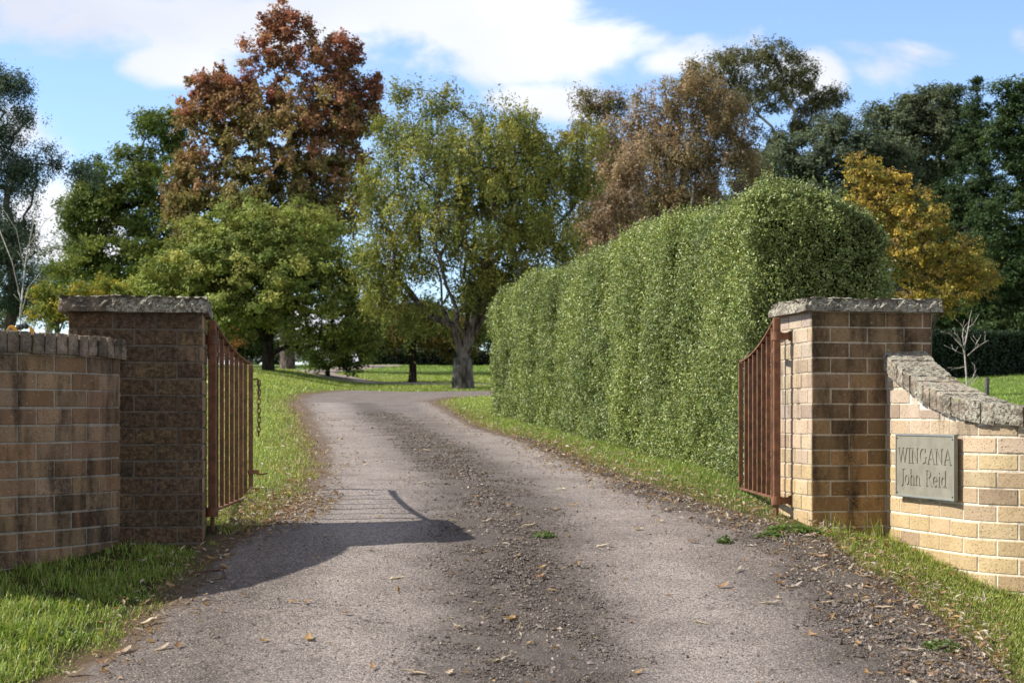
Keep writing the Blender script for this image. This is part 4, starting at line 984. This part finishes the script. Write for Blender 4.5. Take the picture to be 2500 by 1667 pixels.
    for s_ in S_:
        for (vv, top) in ((ins, 0), (ins, 1), (thick - ins, 1), (thick - ins, 0)):
            p = A + e * s_ + nin * vv; g_ = float(ground(*p)); V.append((p[0], p[1], topf(s_ / L) - ins + .02 - (.10 if top and nleaf > 100000 and s_ < 1.5 else .06) if top else g_ - .05))
    for i in range(k1 - 1):
        for j in range(4): Fs.append((i * 4 + j, i * 4 + (j + 1) % 4, i * 4 + 4 + (j + 1) % 4, i * 4 + 4 + j))
    Fs += [(3, 2, 1, 0), tuple((k1 - 1) * 4 + j for j in range(4))]
    mb = MB(); mb.add(V, Fs); shift(mb.build('shade_core', mat_core(core), t), t)
    return t
_hs = np.array([0, .022, .03, .1, .2, .3, .47, .485, .62, .635, .8, .95, 1]); _hz = np.array([1.71, 1.71, 1.585, 1.69, 1.82, 1.86, 1.95, 1.77, 1.83, 1.91, 1.97, 1.97, 1.88]) + CZ
hedge('tall_hedge', 'tall thick clipped green hedge running along the right side of the drive', KP([(1.79, 7.36)])[0], KP([(-.36, 16.5)])[0], 1.15, lambda s: np.interp(s, _hs, _hz),
      620000, .0245, [(.245, .315, .10), (.195, .27, .075), (.33, .375, .17), (.11, .155, .045), (.29, .31, .10)], (.02, .03, .01), .075, sprigs=3600)
hedge('clipped_hedge', 'dark low clipped hedge across the field beyond the right wing wall', W(2190, 935, 36)[:2], (28, 42 * K), 1.6, lambda s: CZ + 3.08 + .25 * np.asarray(s), 60000, .10, [(.025, .05, .022), (.035, .062, .026)], (.008, .014, .006), .05, sizef=1.)
hedge('clipped_hedge', 'dark hedge low on the lawn behind the small shaded tree', (-9.0, 58 * K), (1.5, 60 * K), 1.5, lambda s: CZ + 3.0 + .85 + 0 * np.asarray(s), 22000, .16, [(.02, .035, .014), (.03, .05, .02)], (.008, .012, .006), .08, sizef=1.)

# ------------------------------------------------------------------ bare saplings, posts
def bare_tree(name, label, segs, Y, mat, rmax):
    """segs: list of pixel polylines with start/end radius in pixels"""
    b = segs[0][0][0]; base = W(b[0], b[1], Y); base[2] = float(ground(base[0], base[1])); t = empty(name, tuple(base), label, 'tree')
    mb = MB(); rs = random.Random(5); first = True
    for pts, r0, r1 in segs:
        P = [W(p[0], p[1], Y + (0 if i == 0 else rs.uniform(-.2, .2))) for i, p in enumerate(pts)]
        if first: P[0][2] = base[2] - .05
        n = len(P); rad = [(r0 + (r1 - r0) * i / (n - 1)) / F * Y for i in range(n)]
        mb.tube(P, rad, 6)
        if not first:
            for i in range(3):
                k2 = rs.randrange(n - 1); a = P[k2] + (P[k2 + 1] - P[k2]) * rs.random(); d = unit(P[-1] - P[0]) * .5 + np.array([rs.uniform(-1, 1), 0, rs.uniform(-.1, 1)]) * .7
                mb.tube([a, a + unit(d) * rs.uniform(12, 30) / F * Y], [r1 / F * Y, r1 * .6 / F * Y], 4)
        first = False
    shift(mb.build('trunk', mat, t, smooth=True), t); return t
bare_tree('bare_sapling', 'leafless pale grey sapling standing in the field in front of the clipped hedge',
          [([(2365, 955), (2358, 900), (2354, 850), (2362, 810), (2368, 775), (2372, 760)], 2.4, .8), ([(2355, 862), (2345, 835), (2337, 815)], 1.8, .8), ([(2354, 855), (2345, 842), (2325, 820), (2315, 812)], 1.2, .6), ([(2362, 868), (2380, 852), (2400, 838), (2414, 830)], 1.5, .6),
           ([(2380, 852), (2386, 830)], 1, .5), ([(2364, 935), (2376, 920), (2384, 900)], 1.3, .6), ([(2366, 945), (2378, 930), (2390, 920)], 1.2, .6), ([(2356, 895), (2340, 898)], 1, .5), ([(2354, 865), (2335, 858), (2325, 850)], 1, .5), ([(2362, 815), (2350, 800), (2345, 790)], 1, .5), ([(2364, 800), (2378, 790)], 1, .5), ([(2355, 855), (2350, 820), (2352, 800)], 1.2, .6)], 14, M_BARKP, 3)
bare_tree('bare_sapling', 'slender bare sapling with whippy branches rising above the left wing wall',
          [([(45, 850), (50, 760), (62, 640), (82, 540), (95, 480)], 2.4, .5), ([(52, 740), (30, 640), (-10, 540)], 1.5, .7), ([(60, 660), (40, 560), (0, 500)], 1.2, .6), ([(70, 600), (110, 540), (160, 500)], 1.2, .5), ([(62, 640), (85, 590), (90, 520)], 1, .5), ([(48, 780), (70, 700), (120, 640)], 1, .5)], 16, M_BARKP, 3)
M_POST = mat_plain('grey_timber', (.11, .10, .105), .9, 0, .1, .3, 14)
for (px, pt_, pb, w, Y, lab) in ((2410, 922, 985, 11, 21, 'weathered grey timber fence post standing in the field to the right of the leafless sapling'), (2318, 919, 960, 9, 26, 'short grey timber post just showing over the swooping coping')):
    a = W(px, pt_, Y); gz = float(ground(a[0], a[1])); mb = MB(); r = w / 2 / F * Y
    mb.tube([(a[0], a[1], gz - .3), (a[0], a[1], a[2] - .02), (a[0], a[1], a[2])], [r, r, r * .85], 8)
    finish(mb.build('timber_post', M_POST, smooth=False), lab, 'post', 'posts in the field')

# ------------------------------------------------------------------ yellow digger bucket link showing over the left wall
def digger():
    Y = 9.0; yl = mat_plain('yellow_paint', (.75, .36, .02), .45, 0, .5, .08); bk = mat_plain('black_rubber', (.03, .032, .035), .5); st_ = mat_plain('oily_steel', (.18, .19, .2), .35, .6)
    c = W(48, 800, Y); gz = float(ground(c[0], c[1])); t = empty('digger_arm', (c[0], c[1], gz), 'yellow digger arm end with black hydraulic hoses just above the left wing wall', 'digger')
    s = Y / F
    def plate(nm, pts, dy, th):
        mb = MB(); n = len(pts); V = []
        for d in (dy, dy + th): V += [W(p[0], p[1], Y) + np.array([0, d, 0]) for p in pts]
        mb.add(V, [tuple(range(n)), tuple(range(2 * n - 1, n - 1, -1))] + [(i, n + i, n + (i + 1) % n, (i + 1) % n) for i in range(n)]); shift(mb.build(nm, yl, t, bevel=.003), t)
    plate('side_plate', [(22, 815), (20, 806), (25, 797), (33, 794), (40, 797), (50, 812), (66, 900), (10, 900)], -.05, .02)
    plate('side_plate', [(64, 815), (64, 800), (68, 795), (80, 814), (95, 900), (60, 900)], .10, .02)
    mb = MB(); mb.tube([W(30, 804, Y) + np.array([0, -.06, 0]), W(30, 804, Y) + np.array([0, .02, 0])], .014, 12); shift(mb.build('pin', st_, t), t)
    mb = MB(); mb.tube([W(38, 800, Y - .012), W(66, 796, Y + .06)], .02, 12); shift(mb.build('cylinder', st_, t, smooth=True), t)
    for q in (.2, .5, .9):
        p = W(38, 800, Y - .012) * (1 - q) + W(66, 796, Y + .06) * q; mb = MB(); d = unit(W(66, 796, Y + .06) - W(38, 800, Y - .012)); mb.tube([p - d * .008, p + d * .008], .027, 12); shift(mb.build('clamp', bk, t), t)
    # arm and bucket hidden behind the wall, resting on the ground
    mb = MB(); a = W(45, 830, Y); YW = Y * K; mb.box((a[0], YW + .05, a[2] - .05), (.16, .14, .22)); mb.tube([(a[0], YW + .05, a[2] - .1), (a[0] - .5, YW + .3, a[2] - .25), (a[0] - 1.4, YW + .7, gz + .55)], [.09, .10, .12], 4, square=True)
    shift(mb.build('arm', yl, t, bevel=.005), t)
    mb = MB(); V = []; prof = [(-.25, .45), (.15, .42), (.28, .2), (.22, .03), (-.05, .0), (-.3, .05)]
    for d in (-.25, .35): V += [(a[0] + p[0], YW + d, gz + p[1]) for p in prof]
    n = len(prof); mb.add(V, [tuple(range(n)), tuple(range(2 * n - 1, n - 1, -1))] + [(i, n + i, n + i + 1, i + 1) for i in range(n - 1)]); shift(mb.build('bucket', bk, t), t)
    mb = MB(); mb.box((a[0] - 1.7, YW + .8, gz + .5), (.9, .9, .6)); mb.box((a[0] - 1.7, YW + .45, gz + .14), (1.2, .22, .28)); mb.box((a[0] - 1.7, YW + 1.15, gz + .14), (1.2, .22, .28)); shift(mb.build('body', yl, t, bevel=.03), t)
digger()

# ------------------------------------------------------------------ parked cars glimpsed under the trees
def car(label, px, Y, paint, ang, dx=0):
    x0 = (px - CX) / F * Y; g_ = float(ground(x0, Y * K)); t = empty('parked_car', (x0, Y * K, g_), label, 'car', 'cars parked beyond the trees'); t.rotation_euler = (0, 0, ang)
    prof = [(-2.15, .35), (-2.2, .75), (-2.05, .98), (-1.5, 1.0), (-.95, 1.42), (.7, 1.45), (1.3, 1.02), (2.0, .88), (2.18, .6), (2.15, .32)]
    def ext(pr, w0, w1=None, zoff=0):
        mb = MB(); n = len(pr); V = [(p[0], -w0, p[1]) for p in pr] + [(p[0], w0, p[1]) for p in pr]
        mb.add(V, [tuple(range(n))[::-1], tuple(range(n, 2 * n))] + [(i, (i + 1) % n, n + (i + 1) % n, n + i) for i in range(n)]); return mb
    ext(prof, .86).build('body', paint, t, bevel=.06)
    gm = mat_plain('car_glass', (.03, .035, .04), .08, 0, .8, .05)
    ext([(-1.32, 1.04), (-.88, 1.38), (-.1, 1.39), (-.1, 1.04)], .868).build('window', gm, t); ext([(-.02, 1.04), (-.02, 1.39), (.62, 1.39), (1.1, 1.04)], .868).build('window', gm, t)
    for sx in (-1.35, 1.35):
        for sy in (-.78, .78):
            mb = MB(); mb.tube([(sx, sy - .1, .33), (sx, sy + .1, .33)], .33, 20); w = mb.build('wheel', M_TYRE, t)
            mb = MB(); mb.tube([(sx, sy - .112, .33), (sx, sy + .112, .33)], .19, 14); mb.build('rim', M_RIM, w)
    for sy in (-.6, .6):
        mb = MB(); mb.box((2.14, sy, .68), (.1, .3, .13)); mb.build('headlight', M_RIM, t, bevel=.02)
M_TYRE = mat_plain('tyre', (.02, .02, .02), .9); M_RIM = mat_plain('alloy', (.5, .5, .52), .3, .8)
car('white car half hidden under the rounded tree, seen through the gap above the sandy lane', 725, 72, mat_plain('white_paint', (.8, .8, .8), .3, 0, .5, .03), .3)
car('silver car left of the white one, glimpsed beside the forked trunk', 655, 76, mat_plain('silver_paint', (.45, .48, .52), .3, .5, .5, .03), -.2)

# ------------------------------------------------------------------ grass
def inside_solid(x, y):
    """under pillars, walls and hedges no grass grows"""
    yd = y / K; b = (x > 1.72) & (x < 2.65) & (yd > 6.1) & (yd < 6.6); b |= (x > -2.62) & (x < -1.75) & (yd > 5.66) & (yd < 6.1)
    for pl, sg in ((RP_, 1), (LP_, -1)):
        d = pldist(pl, x, y); b |= d < .10
    return b
def off_path(pl, side, d):
    pts, q = resample(pl, .05); t = np.gradient(pts, axis=0); t /= np.linalg.norm(t, axis=1)[:, None]; return list(pts + np.stack([-t[:, 1], t[:, 0]], 1) * side * d)
RP_ = off_path(RPATH, 1, .11); LP_ = off_path(LPATH, -1, .11)
def blades(name, x, y, h, w, lean, col, label=None, kind='stuff', mat=None):
    n = len(x); z = ground(x, y) - .005; a = rng.uniform(0, 2 * pi, n); d = np.stack([np.cos(a), np.sin(a)], 1); sdv_ = np.stack([-d[:, 1], d[:, 0]], 1)
    B = np.stack([x, y], 1); ln = lean * h
    mid = B + d * (ln * .35)[:, None]; tip = B + d * ln[:, None]; hm = h * .58; ht = h * np.sqrt(np.clip(1 - lean ** 2 * .6, .15, 1))
    V = np.zeros((n, 5, 3))
    V[:, 0, :2] = B - sdv_ * (w / 2)[:, None]; V[:, 1, :2] = B + sdv_ * (w / 2)[:, None]; V[:, 0, 2] = V[:, 1, 2] = z
    V[:, 2, :2] = mid + sdv_ * (w * .42)[:, None]; V[:, 3, :2] = mid - sdv_ * (w * .42)[:, None]; V[:, 2, 2] = V[:, 3, 2] = z + hm
    V[:, 4, :2] = tip; V[:, 4, 2] = z + ht
    b = np.arange(n)[:, None] * 5; Q = np.concatenate([b, b + 1, b + 2, b + 3], 1); T = np.concatenate([b + 3, b + 2, b + 4], 1)
    me = npmesh(name, V.reshape(-1, 3), [Q, T], False, {'col': np.repeat(np.clip(col, 0, 1), 5, 0)})
    o = link(name, me, mat or M_GRASS); finish(o, label, None, None, kind); return o
GC = np.array([(.20, .31, .045), (.30, .42, .07), (.13, .215, .032), (.44, .50, .15)]); DRY = np.array([(.33, .27, .12), (.26, .22, .09), (.20, .19, .06)])
def gcol(n, dry):
    c = GC[rng.integers(0, 4, n)]; d = DRY[rng.integers(0, 3, n)]; m = (rng.uniform(0, 1, n) < dry)[:, None]; return np.where(m, d, c) * rng.uniform(.7, 1.3, (n, 1))
def patch(n, x0, x1, y0, y1, f=None):
    x = rng.uniform(x0, x1, n); y = rng.uniform(y0, y1, n) * K; s = sdist(ROAD, x, y) + .05 * fbm(x, y, 4, 5) + .03 * fbm(x, y, 13, 1)
    k = (s < -.01) & ~inside_solid(x, y)
    if f is not None: k &= f(x, y, s)
    return x[k], y[k], s[k]
# lush strip before the left wall
x, y, s = patch(150000, -4.2, -1.2, 3.3, 5.75); n = len(x)
cl_ = .5 + .5 * np.clip(fbm(x, y, 3.5, 7), -1, 1); edge = np.clip(-s / .25, .25, 1)
thin = rng.uniform(0, 1, n) < (.35 + .65 * np.clip(-s / .12, 0, 1)) * np.clip(.62 + .5 * fbm(x, y, 7, 11), .12, 1); dw = pldist(LP_, x, y); thin &= rng.uniform(0, 1, n) < np.clip((dw - .08) / .25, .12, 1)
x, y, s, cl_, edge = x[thin], y[thin], s[thin], cl_[thin], edge[thin]; n = len(x)
blades('lush_grass', x, y, (.03 + .07 * rng.uniform(0, 1, n) ** 1.6) * (.55 + .65 * cl_) * edge, rng.uniform(.0025, .0055, n), rng.uniform(.3, 1.35, n), gcol(n, .12 + .35 * (s > -.12)), 'lush green grass before the shaded left wall')
# right verge before the wall
x, y, s = patch(150000, 1.2, 4.2, 3.3, 6.1, lambda x, y, s: y < 6.05 * K); n = len(x)
k = (rng.uniform(0, 1, n) < np.clip(-s / .12, .15, 1)); x, y, s = x[k], y[k], s[k]; n = len(x); hh = .9 + .2 * np.clip(fbm(x, y, 3, 2), -1, 1)
blades('short_grass', x, y, rng.uniform(.018, .042, n) * hh * (1 + .9 * (pldist(RP_, x, y) < .2)), rng.uniform(.002, .0038, n), rng.uniform(.3, 1.4, n), gcol(n, .12 + .25 * (s > -.15)) * np.array([1.15, 1.05, 1.1]), 'short mown grass before the sunlit right wall')
# strip along the drive behind the right gate, and below the hedge
x, y, s = patch(150000, -1.2, 2.2, 5.9, 18.5, lambda x, y, s: (x < 1.95 - (y / K - 7.75) * .258 + .25) & (x > 0.9 - (y / K - 7.75) * .3)); k = rng.uniform(0, 1, len(x)) < np.clip((8 * K / y) ** 1.2, 0, 1); x, y, s = x[k], y[k], s[k]; n = len(x)
k = rng.uniform(0, 1, n) < np.clip(-s / .2, .12, 1); x, y, s = x[k], y[k], s[k]; n = len(x)
blades('verge_grass', x, y, rng.uniform(.018, .048, n), rng.uniform(.003, .005, n) * (y / K / 7) ** .7, rng.uniform(.1, 1, n), gcol(n, .16 + .45 * (s > -.25)), 'grass verge between the drive and the tall hedge')
# lawn left of the drive
n0 = 330000; u = rng.uniform(-.42, -.02, n0); yy = 5.9 * np.exp(rng.uniform(0, 1, n0) * np.log(44 / 5.9)); x = u * yy; y = yy * K
s = sdist(ROAD, x, y) + .08 * fbm(x, y, 2.2, 5) + .04 * fbm(x, y, 9, 1); sl = sdist(LANE, x, y); k = (s < -.02) & (sl < 0) & ~inside_solid(x, y) & (rng.uniform(0, 1, n0) < np.clip(-s / (.05 + .03 * y / K), .1, 1)); k &= (u > -.33) | (rng.uniform(0, 1, n0) < .25)
x, y, s = x[k], y[k], s[k]; n = len(x)
blades('lawn_grass', x, y, rng.uniform(.025, .055, n) * (y / K / 7) ** .35, rng.uniform(.003, .0055, n) * (y / K / 7) ** .95, rng.uniform(.1, 1, n), gcol(n, np.clip(.12 + .12 * fbm(x, y, .9, 3) + .4 * np.clip(1 + s / .5, 0, 1), .03, .8)) * (1 + .12 * fbm(x, y, .6, 9))[:, None] * np.array([1.12, 1.05, 1.2]), 'mown lawn to the left of the drive')
# field and lawn beyond
n0 = 120000; u = rng.uniform(-.2, .62, n0); y = 16 * np.exp(rng.uniform(0, 1, n0) * np.log(62 / 16)); x = u * y; y = y * K
s = sdist(ROAD, x, y); k = (s < -.02) & (sdist(LANE, x, y) < 0) & ((x > 1.6) | (y > 24 * K)); x, y = x[k], y[k]; n = len(x)
blades('field_grass', x, y, rng.uniform(.03, .06, n) * (y / K / 16) ** .4, rng.uniform(.006, .010, n) * (y / K / 16) ** .95, rng.uniform(.1, 1, n), gcol(n, .06) * np.array([.9, 1., .9]), 'green grass of the field and lawn beyond the drive')

# tall grass tufts and small weeds by the right wall
def tuft(px, py, n, h, label, seed, spread=.05, name='grass_tuft'):
    r = np.random.default_rng(seed); c = g2w(px, py); z0 = float(ground(*c)); V = []; Fs = []; cols = []
    for a in range(12): V.append(np.array([c[0] + cos(a * pi / 6) * spread * 2.2, c[1] + sin(a * pi / 6) * spread * 1.6, z0 - .02])); cols.append(np.array([.05, .04, .02]))
    root = [tuple(range(12))]
    for i in range(n):
        a = r.uniform(0, 2 * pi); d = np.array([cos(a), sin(a), 0]); sd_ = np.array([-sin(a), cos(a), 0]); p = np.array([c[0] + r.normal() * spread, c[1] + r.normal() * spread * .7, z0 - .004]); H = h * r.uniform(.5, 1.15); le = r.uniform(.15, .9); w = r.uniform(.0028, .005)
        col = GC[r.integers(0, 4)] * r.uniform(.7, 1.2) if r.random() < .85 else DRY[r.integers(0, 3)]; b = len(V)
        for k2 in range(5):
            t = k2 / 4; q = p + d * (H * le * t ** 1.8) + np.array([0, 0, H * (t - .35 * le * t ** 2.5)]); ww = w * (1 - t) ** .6 + .0003
            V += [q - sd_ * ww / 2, q + sd_ * ww / 2]; cols += [col, col]
        for k2 in range(4): Fs.append((b + 2 * k2, b + 2 * k2 + 1, b + 2 * k2 + 3, b + 2 * k2 + 2))
    me = npmesh(name, np.array(V), [np.array(Fs), np.array(root)], False, {'col': np.array(cols)}); o = link(name, me, M_GRASS); return finish(o, label, 'grass tuft', 'long grass tufts at the foot of the walls')
for i, (px, py, n, h, lab) in enumerate([(2040, 1310, 26, .17, 'long thin grass tuft at the front corner of the pale pillar'), (2135, 1312, 34, .15, 'long grass tuft at the foot of the pale pillar front, next to the wing wall'),
    (2185, 1318, 16, .22, 'tall wispy grass blades where the pale pillar meets its wing wall'), (2325, 1378, 46, .11, 'thick dark green grass tuft against the sunlit wall below the name plate'), (2240, 1335, 30, .10, 'straggling grass tuft on the ground left of the dark green one below the name plate'),
    (2390, 1408, 24, .08, 'low grass tuft at the foot of the sunlit wall near the right edge'), (2080, 1350, 40, .09, 'spreading bright green grass tuft on the gravel edge before the pale pillar'), (270, 1270, 14, .14, 'tall grass blades at the foot of the shaded left wall'), (330, 1275, 16, .12, 'long grass blades before the dark stained pillar'),
    (470, 1290, 40, .08, 'leafy green grass tuft at the right foot of the dark stained pillar'), (560, 1225, 40, .09, 'bright green grass tuft under the gate leaf with the chain')]):
    tuft(px, py, n, h, lab, i + 20)
def weed(px, py, n, rad, label, seed):
    r = np.random.default_rng(seed); c = g2w(px, py); C = []; A = []; B = []; col = []
    for i in range(n):
        a = r.uniform(0, 2 * pi); q = rad * np.sqrt(r.uniform(0, 1)); x_ = c[0] + cos(a) * q; y_ = c[1] + sin(a) * q * .8; zz = float(ground(x_, y_)) + r.uniform(.006, .055) * (1 - q / rad * .6)
        C.append((x_, y_, zz)); nn = unit(np.array([r.normal() * .5, r.normal() * .5, 1.])); aa = np.array([cos(a), sin(a), .1]); aa = unit(aa - nn * (aa @ nn)); A.append(aa); B.append(np.cross(nn, aa)); col.append(np.array([.10, .16, .035]) * r.uniform(.6, 1.5))
    l = r.uniform(.016, .036, n); me = leaf_mesh('ground_weed', np.array(C), np.array(A), np.array(B), l, l * .75, np.array(col)); o = link('ground_weed', me, M_GRASS); finish(o, label, 'weed', 'low weeds on the gravel')
weed(1930, 1300, 420, .16, 'broad leafy green weed hugging the foot of the pale pillar', 1); weed(1970, 1305, 160, .09, 'small leafy weed directly at the pillar corner', 6); weed(1880, 1315, 150, .09, 'low weed patch on the gravel just left of the broad leafy one', 2)
weed(1770, 1328, 60, .05, 'smallest round weed alone on the gravel below the gate leaf', 3); weed(1330, 1315, 90, .07, 'tiny weed in the gravel strip at the middle of the drive', 4); weed(150, 1560, 130, .10, 'clump of broad green leaves in the sunlit grass at the bottom left', 7); weed(185, 1475, 60, .06, 'small pale leafed weed at the shadow edge in the left grass', 8); weed(2310, 1590, 120, .10, 'flat weed on the gravel near the bottom right corner', 5)

# ------------------------------------------------------------------ loose gravel and fallen leaves
oct_ = np.array([(1, 0, 0), (-1, 0, 0), (0, 1, 0), (0, -1, 0), (0, 0, 1), (0, 0, -1)], float); of = np.array([(0, 2, 4), (2, 1, 4), (1, 3, 4), (3, 0, 4), (2, 0, 5), (1, 2, 5), (3, 1, 5), (0, 3, 5)])
n0 = 430000; y = 3.6 * np.exp(rng.uniform(0, 1, n0) * np.log(17 / 3.6)); u = rng.uniform(-.4, .5, n0); x = u * y; y = y * K
s = sdist(ROAD, x, y); g, t_, di = masks(x, y, s); pr = np.clip(g * .95 - .12, 0, .8) + .035 + .18 * np.clip(1 - np.abs(s) / .12, 0, 1) * (y < 8 * K); k = (s > -.06) & (rng.uniform(0, 1, n0) < pr); x, y, g = x[k], y[k], g[k]; n = len(x)
sz = (rng.gamma(2.0, .0012, n) + .0014) * (.8 + .4 * g) * (y / K / 5.5) ** .3 * (1 + .15 * (x > .9) * (y < 6 * K)) * (1 + .25 * g); sz = np.clip(sz, 0, .016); z = ground(x, y) + .012
d = oct_[None] * (1 + rng.uniform(-.35, .45, (n, 6, 1))) * sz[:, None, None] * rng.uniform(.7, 1.25, (n, 1, 3)) * np.array([1, 1, .75]); an = rng.uniform(0, 6.3, n); ca, sa = np.cos(an)[:, None], np.sin(an)[:, None]
V = np.stack([d[..., 0] * ca - d[..., 1] * sa + x[:, None], d[..., 0] * sa + d[..., 1] * ca + y[:, None], d[..., 2] + z[:, None] + sz[:, None] * .25], -1)
Fc = (of[None] + np.arange(n)[:, None, None] * 6).reshape(-1, 3)
pal = np.array([(.125, .104, .09), (.09, .074, .064), (.15, .125, .108), (.20, .17, .148), (.11, .088, .072)]); cc = pal[rng.integers(0, 5, n)] * rng.uniform(.7, 1.3, (n, 1)); wh = rng.uniform(0, 1, n) < .02; cc[wh] = (.38, .33, .28)
nm = NT('stone_chips'); M_CHIP = nm.done(nm.attr('col'), .9, None, .2)
me = npmesh('loose_gravel', V.reshape(-1, 3), Fc, False, {'col': np.repeat(cc, 6, 0)}); finish(link('loose_gravel', me, M_CHIP), 'dark loose gravel strewn along the middle and right edge of the drive', None, None, 'stuff')

LPAL = np.array([(.50, .40, .30), (.38, .25, .15), (.58, .50, .40), (.30, .18, .11), (.46, .30, .14), (.42, .36, .31)])
# litter of small curled leaf fragments along the edges
n0 = 170000; y = 3.7 * np.exp(rng.uniform(0, 1, n0) * np.log(22 / 3.7)); u = rng.uniform(-.42, .5, n0); x = u * y; y = y * K; s = sdist(ROAD, x, y)
g, t_, di = masks(x, y, s); yd = y / K; pr = .55 * np.exp(-((s + .03) / (.14 + .016 * yd + .08 * (x > 0))) ** 2) * (1 + 1.4 * (x > 0)) + .010 * (s > 0) + .05 * g + .02 * (s < 0) * (yd < 9)
hot = np.exp(-(((x + 1.45) / .35) ** 2 + ((yd - 6.5) / .45) ** 2)); pr = pr + 3.0 * hot * (s < .3)
k = (rng.uniform(0, 1, n0) < pr * .5) & ~inside_solid(x, y); x, y, s, yd = x[k], y[k], s[k], yd[k]; n = len(x); C = np.stack([x, y, ground(x, y) + .014 + rng.uniform(0, .012, n) + .02 * (s < -.05)], 1)
A, B = rand_frames(n, np.tile(np.array([0, 0, 1.]), (n, 1)), 2.6); l = (.012 + .045 * rng.uniform(0, 1, n) ** 2) * (yd / 5) ** .25
me = leaf_mesh('leaf_litter', C, A, B, l, l * rng.uniform(.22, .45, n), LPAL[rng.integers(0, 6, n)] * rng.uniform(.5, 1.1, (n, 1)), .3); finish(link('leaf_litter', me, M_LEAF), 'dry leaf fragments and twigs strewn along the edges of the drive', None, None, 'stuff')
# larger single leaves
def leafproto(col, curl, L=.07, wd_=.017, seed=0):
    r = np.random.default_rng(seed); n = 8; V = []; Fs = []
    for i in range(n + 1):
        t = i / n; w = wd_ * (sin(pi * t ** .8) ** .75) * .5 + .0004; x = (t - .5) * L; yc = .010 * sin(pi * t) * r.uniform(.2, 1.2); z = curl * (t - .5) ** 2 * L * 4 + .003 * r.normal() * .5
        V += [(x, yc - w, z + w * .5), (x, yc, z), (x, yc + w, z + w * .45)]
    for i in range(n):
        for j in range(2): a = i * 3 + j; Fs.append((a, a + 1, a + 4, a + 3))
    me = npmesh('fallen_leaf', np.array(V), np.array(Fs), True, {'col': np.tile(np.array(col), (len(V), 1))}); me.materials.append(M_LEAF); return me
protos = [leafproto(LPAL[i % 6] * f, c, L, w, i) for i, (f, c, L, w) in enumerate([(1, .10, .075, .018), (1, .25, .06, .02), (1.1, .05, .07, .014), (1, .3, .05, .02), (.9, .15, .06, .022), (1, .2, .08, .015), (1.15, .12, .045, .02)])]
spots = [(1265, 1367), (1410, 1388), (1315, 1418), (845, 1508), (430, 1590), (395, 1592), (1220, 1625), (1560, 1655), (2155, 1495), (1935, 1440), (1905, 1435), (1880, 1480), (1865, 1480), (1900, 1470), (2020, 1480), (2180, 1525), (2000, 1370), (2060, 1352), (2300, 1465), (2450, 1510), (2110, 1415), (1320, 1395), (750, 1480), (512, 1430), (540, 1395), (715, 1478), (480, 1350), (545, 1365), (518, 1372), (1030, 1183), (990, 1181), (1040, 1103), (1150, 1068), (1165, 1220), (655, 1100), (687, 1160), (655, 1220), (640, 1200), (700, 1245), (705, 1250), (1180, 1280), (1240, 1240), (1010, 1655), (760, 1570), (640, 1575), (905, 1640), (1100, 1655), (300, 1600), (250, 1632), (180, 1655), (360, 1530), (400, 1510), (415, 1448), (350, 1385), (1710, 1530), (1690, 1330), (1560, 1300), (1470, 1340), (1800, 1400), (1760, 1440), (1985, 1560), (2090, 1585), (2230, 1600), (2260, 1560), (2340, 1600), (2210, 1655), (2120, 1655), (1400, 1240), (1370, 1200), (1290, 1290), (1260, 1265), (1345, 1450), (1240, 1520), (970, 1420), (1120, 1540), (1610, 1280), (1690, 1240), (1620, 1225), (1570, 1205), (1760, 1258)]
rl = random.Random(8)
for i, (px, py) in enumerate(spots):
    c = g2w(px, py); o = bpy.data.objects.new('fallen_leaf', protos[rl.randrange(7)]); COL.objects.link(o); sdv_ = float(sdist(ROAD, c[0], c[1])[0]); dz = .019 if sdv_ > 0 else .028
    gx = float(ground(c[0], c[1] + .05) - ground(c[0], c[1] - .05)) / .1
    o.location = (c[0], c[1], float(ground(*c)) + dz); o.rotation_euler = (math.atan(gx) + rl.uniform(-.15, .15), rl.uniform(-.2, .2), 0); o.rotation_euler.rotate_axis('Z', rl.uniform(0, 6.3)); sc = rl.uniform(.9, 1.6); o.scale = (sc, sc, sc)
    on = 'grass' if sdv_ < 0 else ('drive' if True else '')
    finish(o, 'narrow dry tan leaf fallen on the %s' % ('grass verge beside the drive' if sdv_ < 0 else 'grey gravelly surface of the drive'), 'fallen leaf', 'single dry leaves on the grass' if sdv_ < 0 else 'single dry leaves on the drive')
mb = MB(); q = [g2w(470, 1407), g2w(545, 1402), g2w(550, 1425), g2w(490, 1440)]
mb.tube([(p[0], p[1], float(ground(*p)) + .02 + .006 * i) for i, p in enumerate(q)], [.004, .005, .004, .002], 6)
finish(mb.build('curled_bark', mat_plain('brown_bark_strip', (.09, .045, .03), .8)), 'bent brown strip of bark lying on the shaded edge of the drive', 'bark strip')
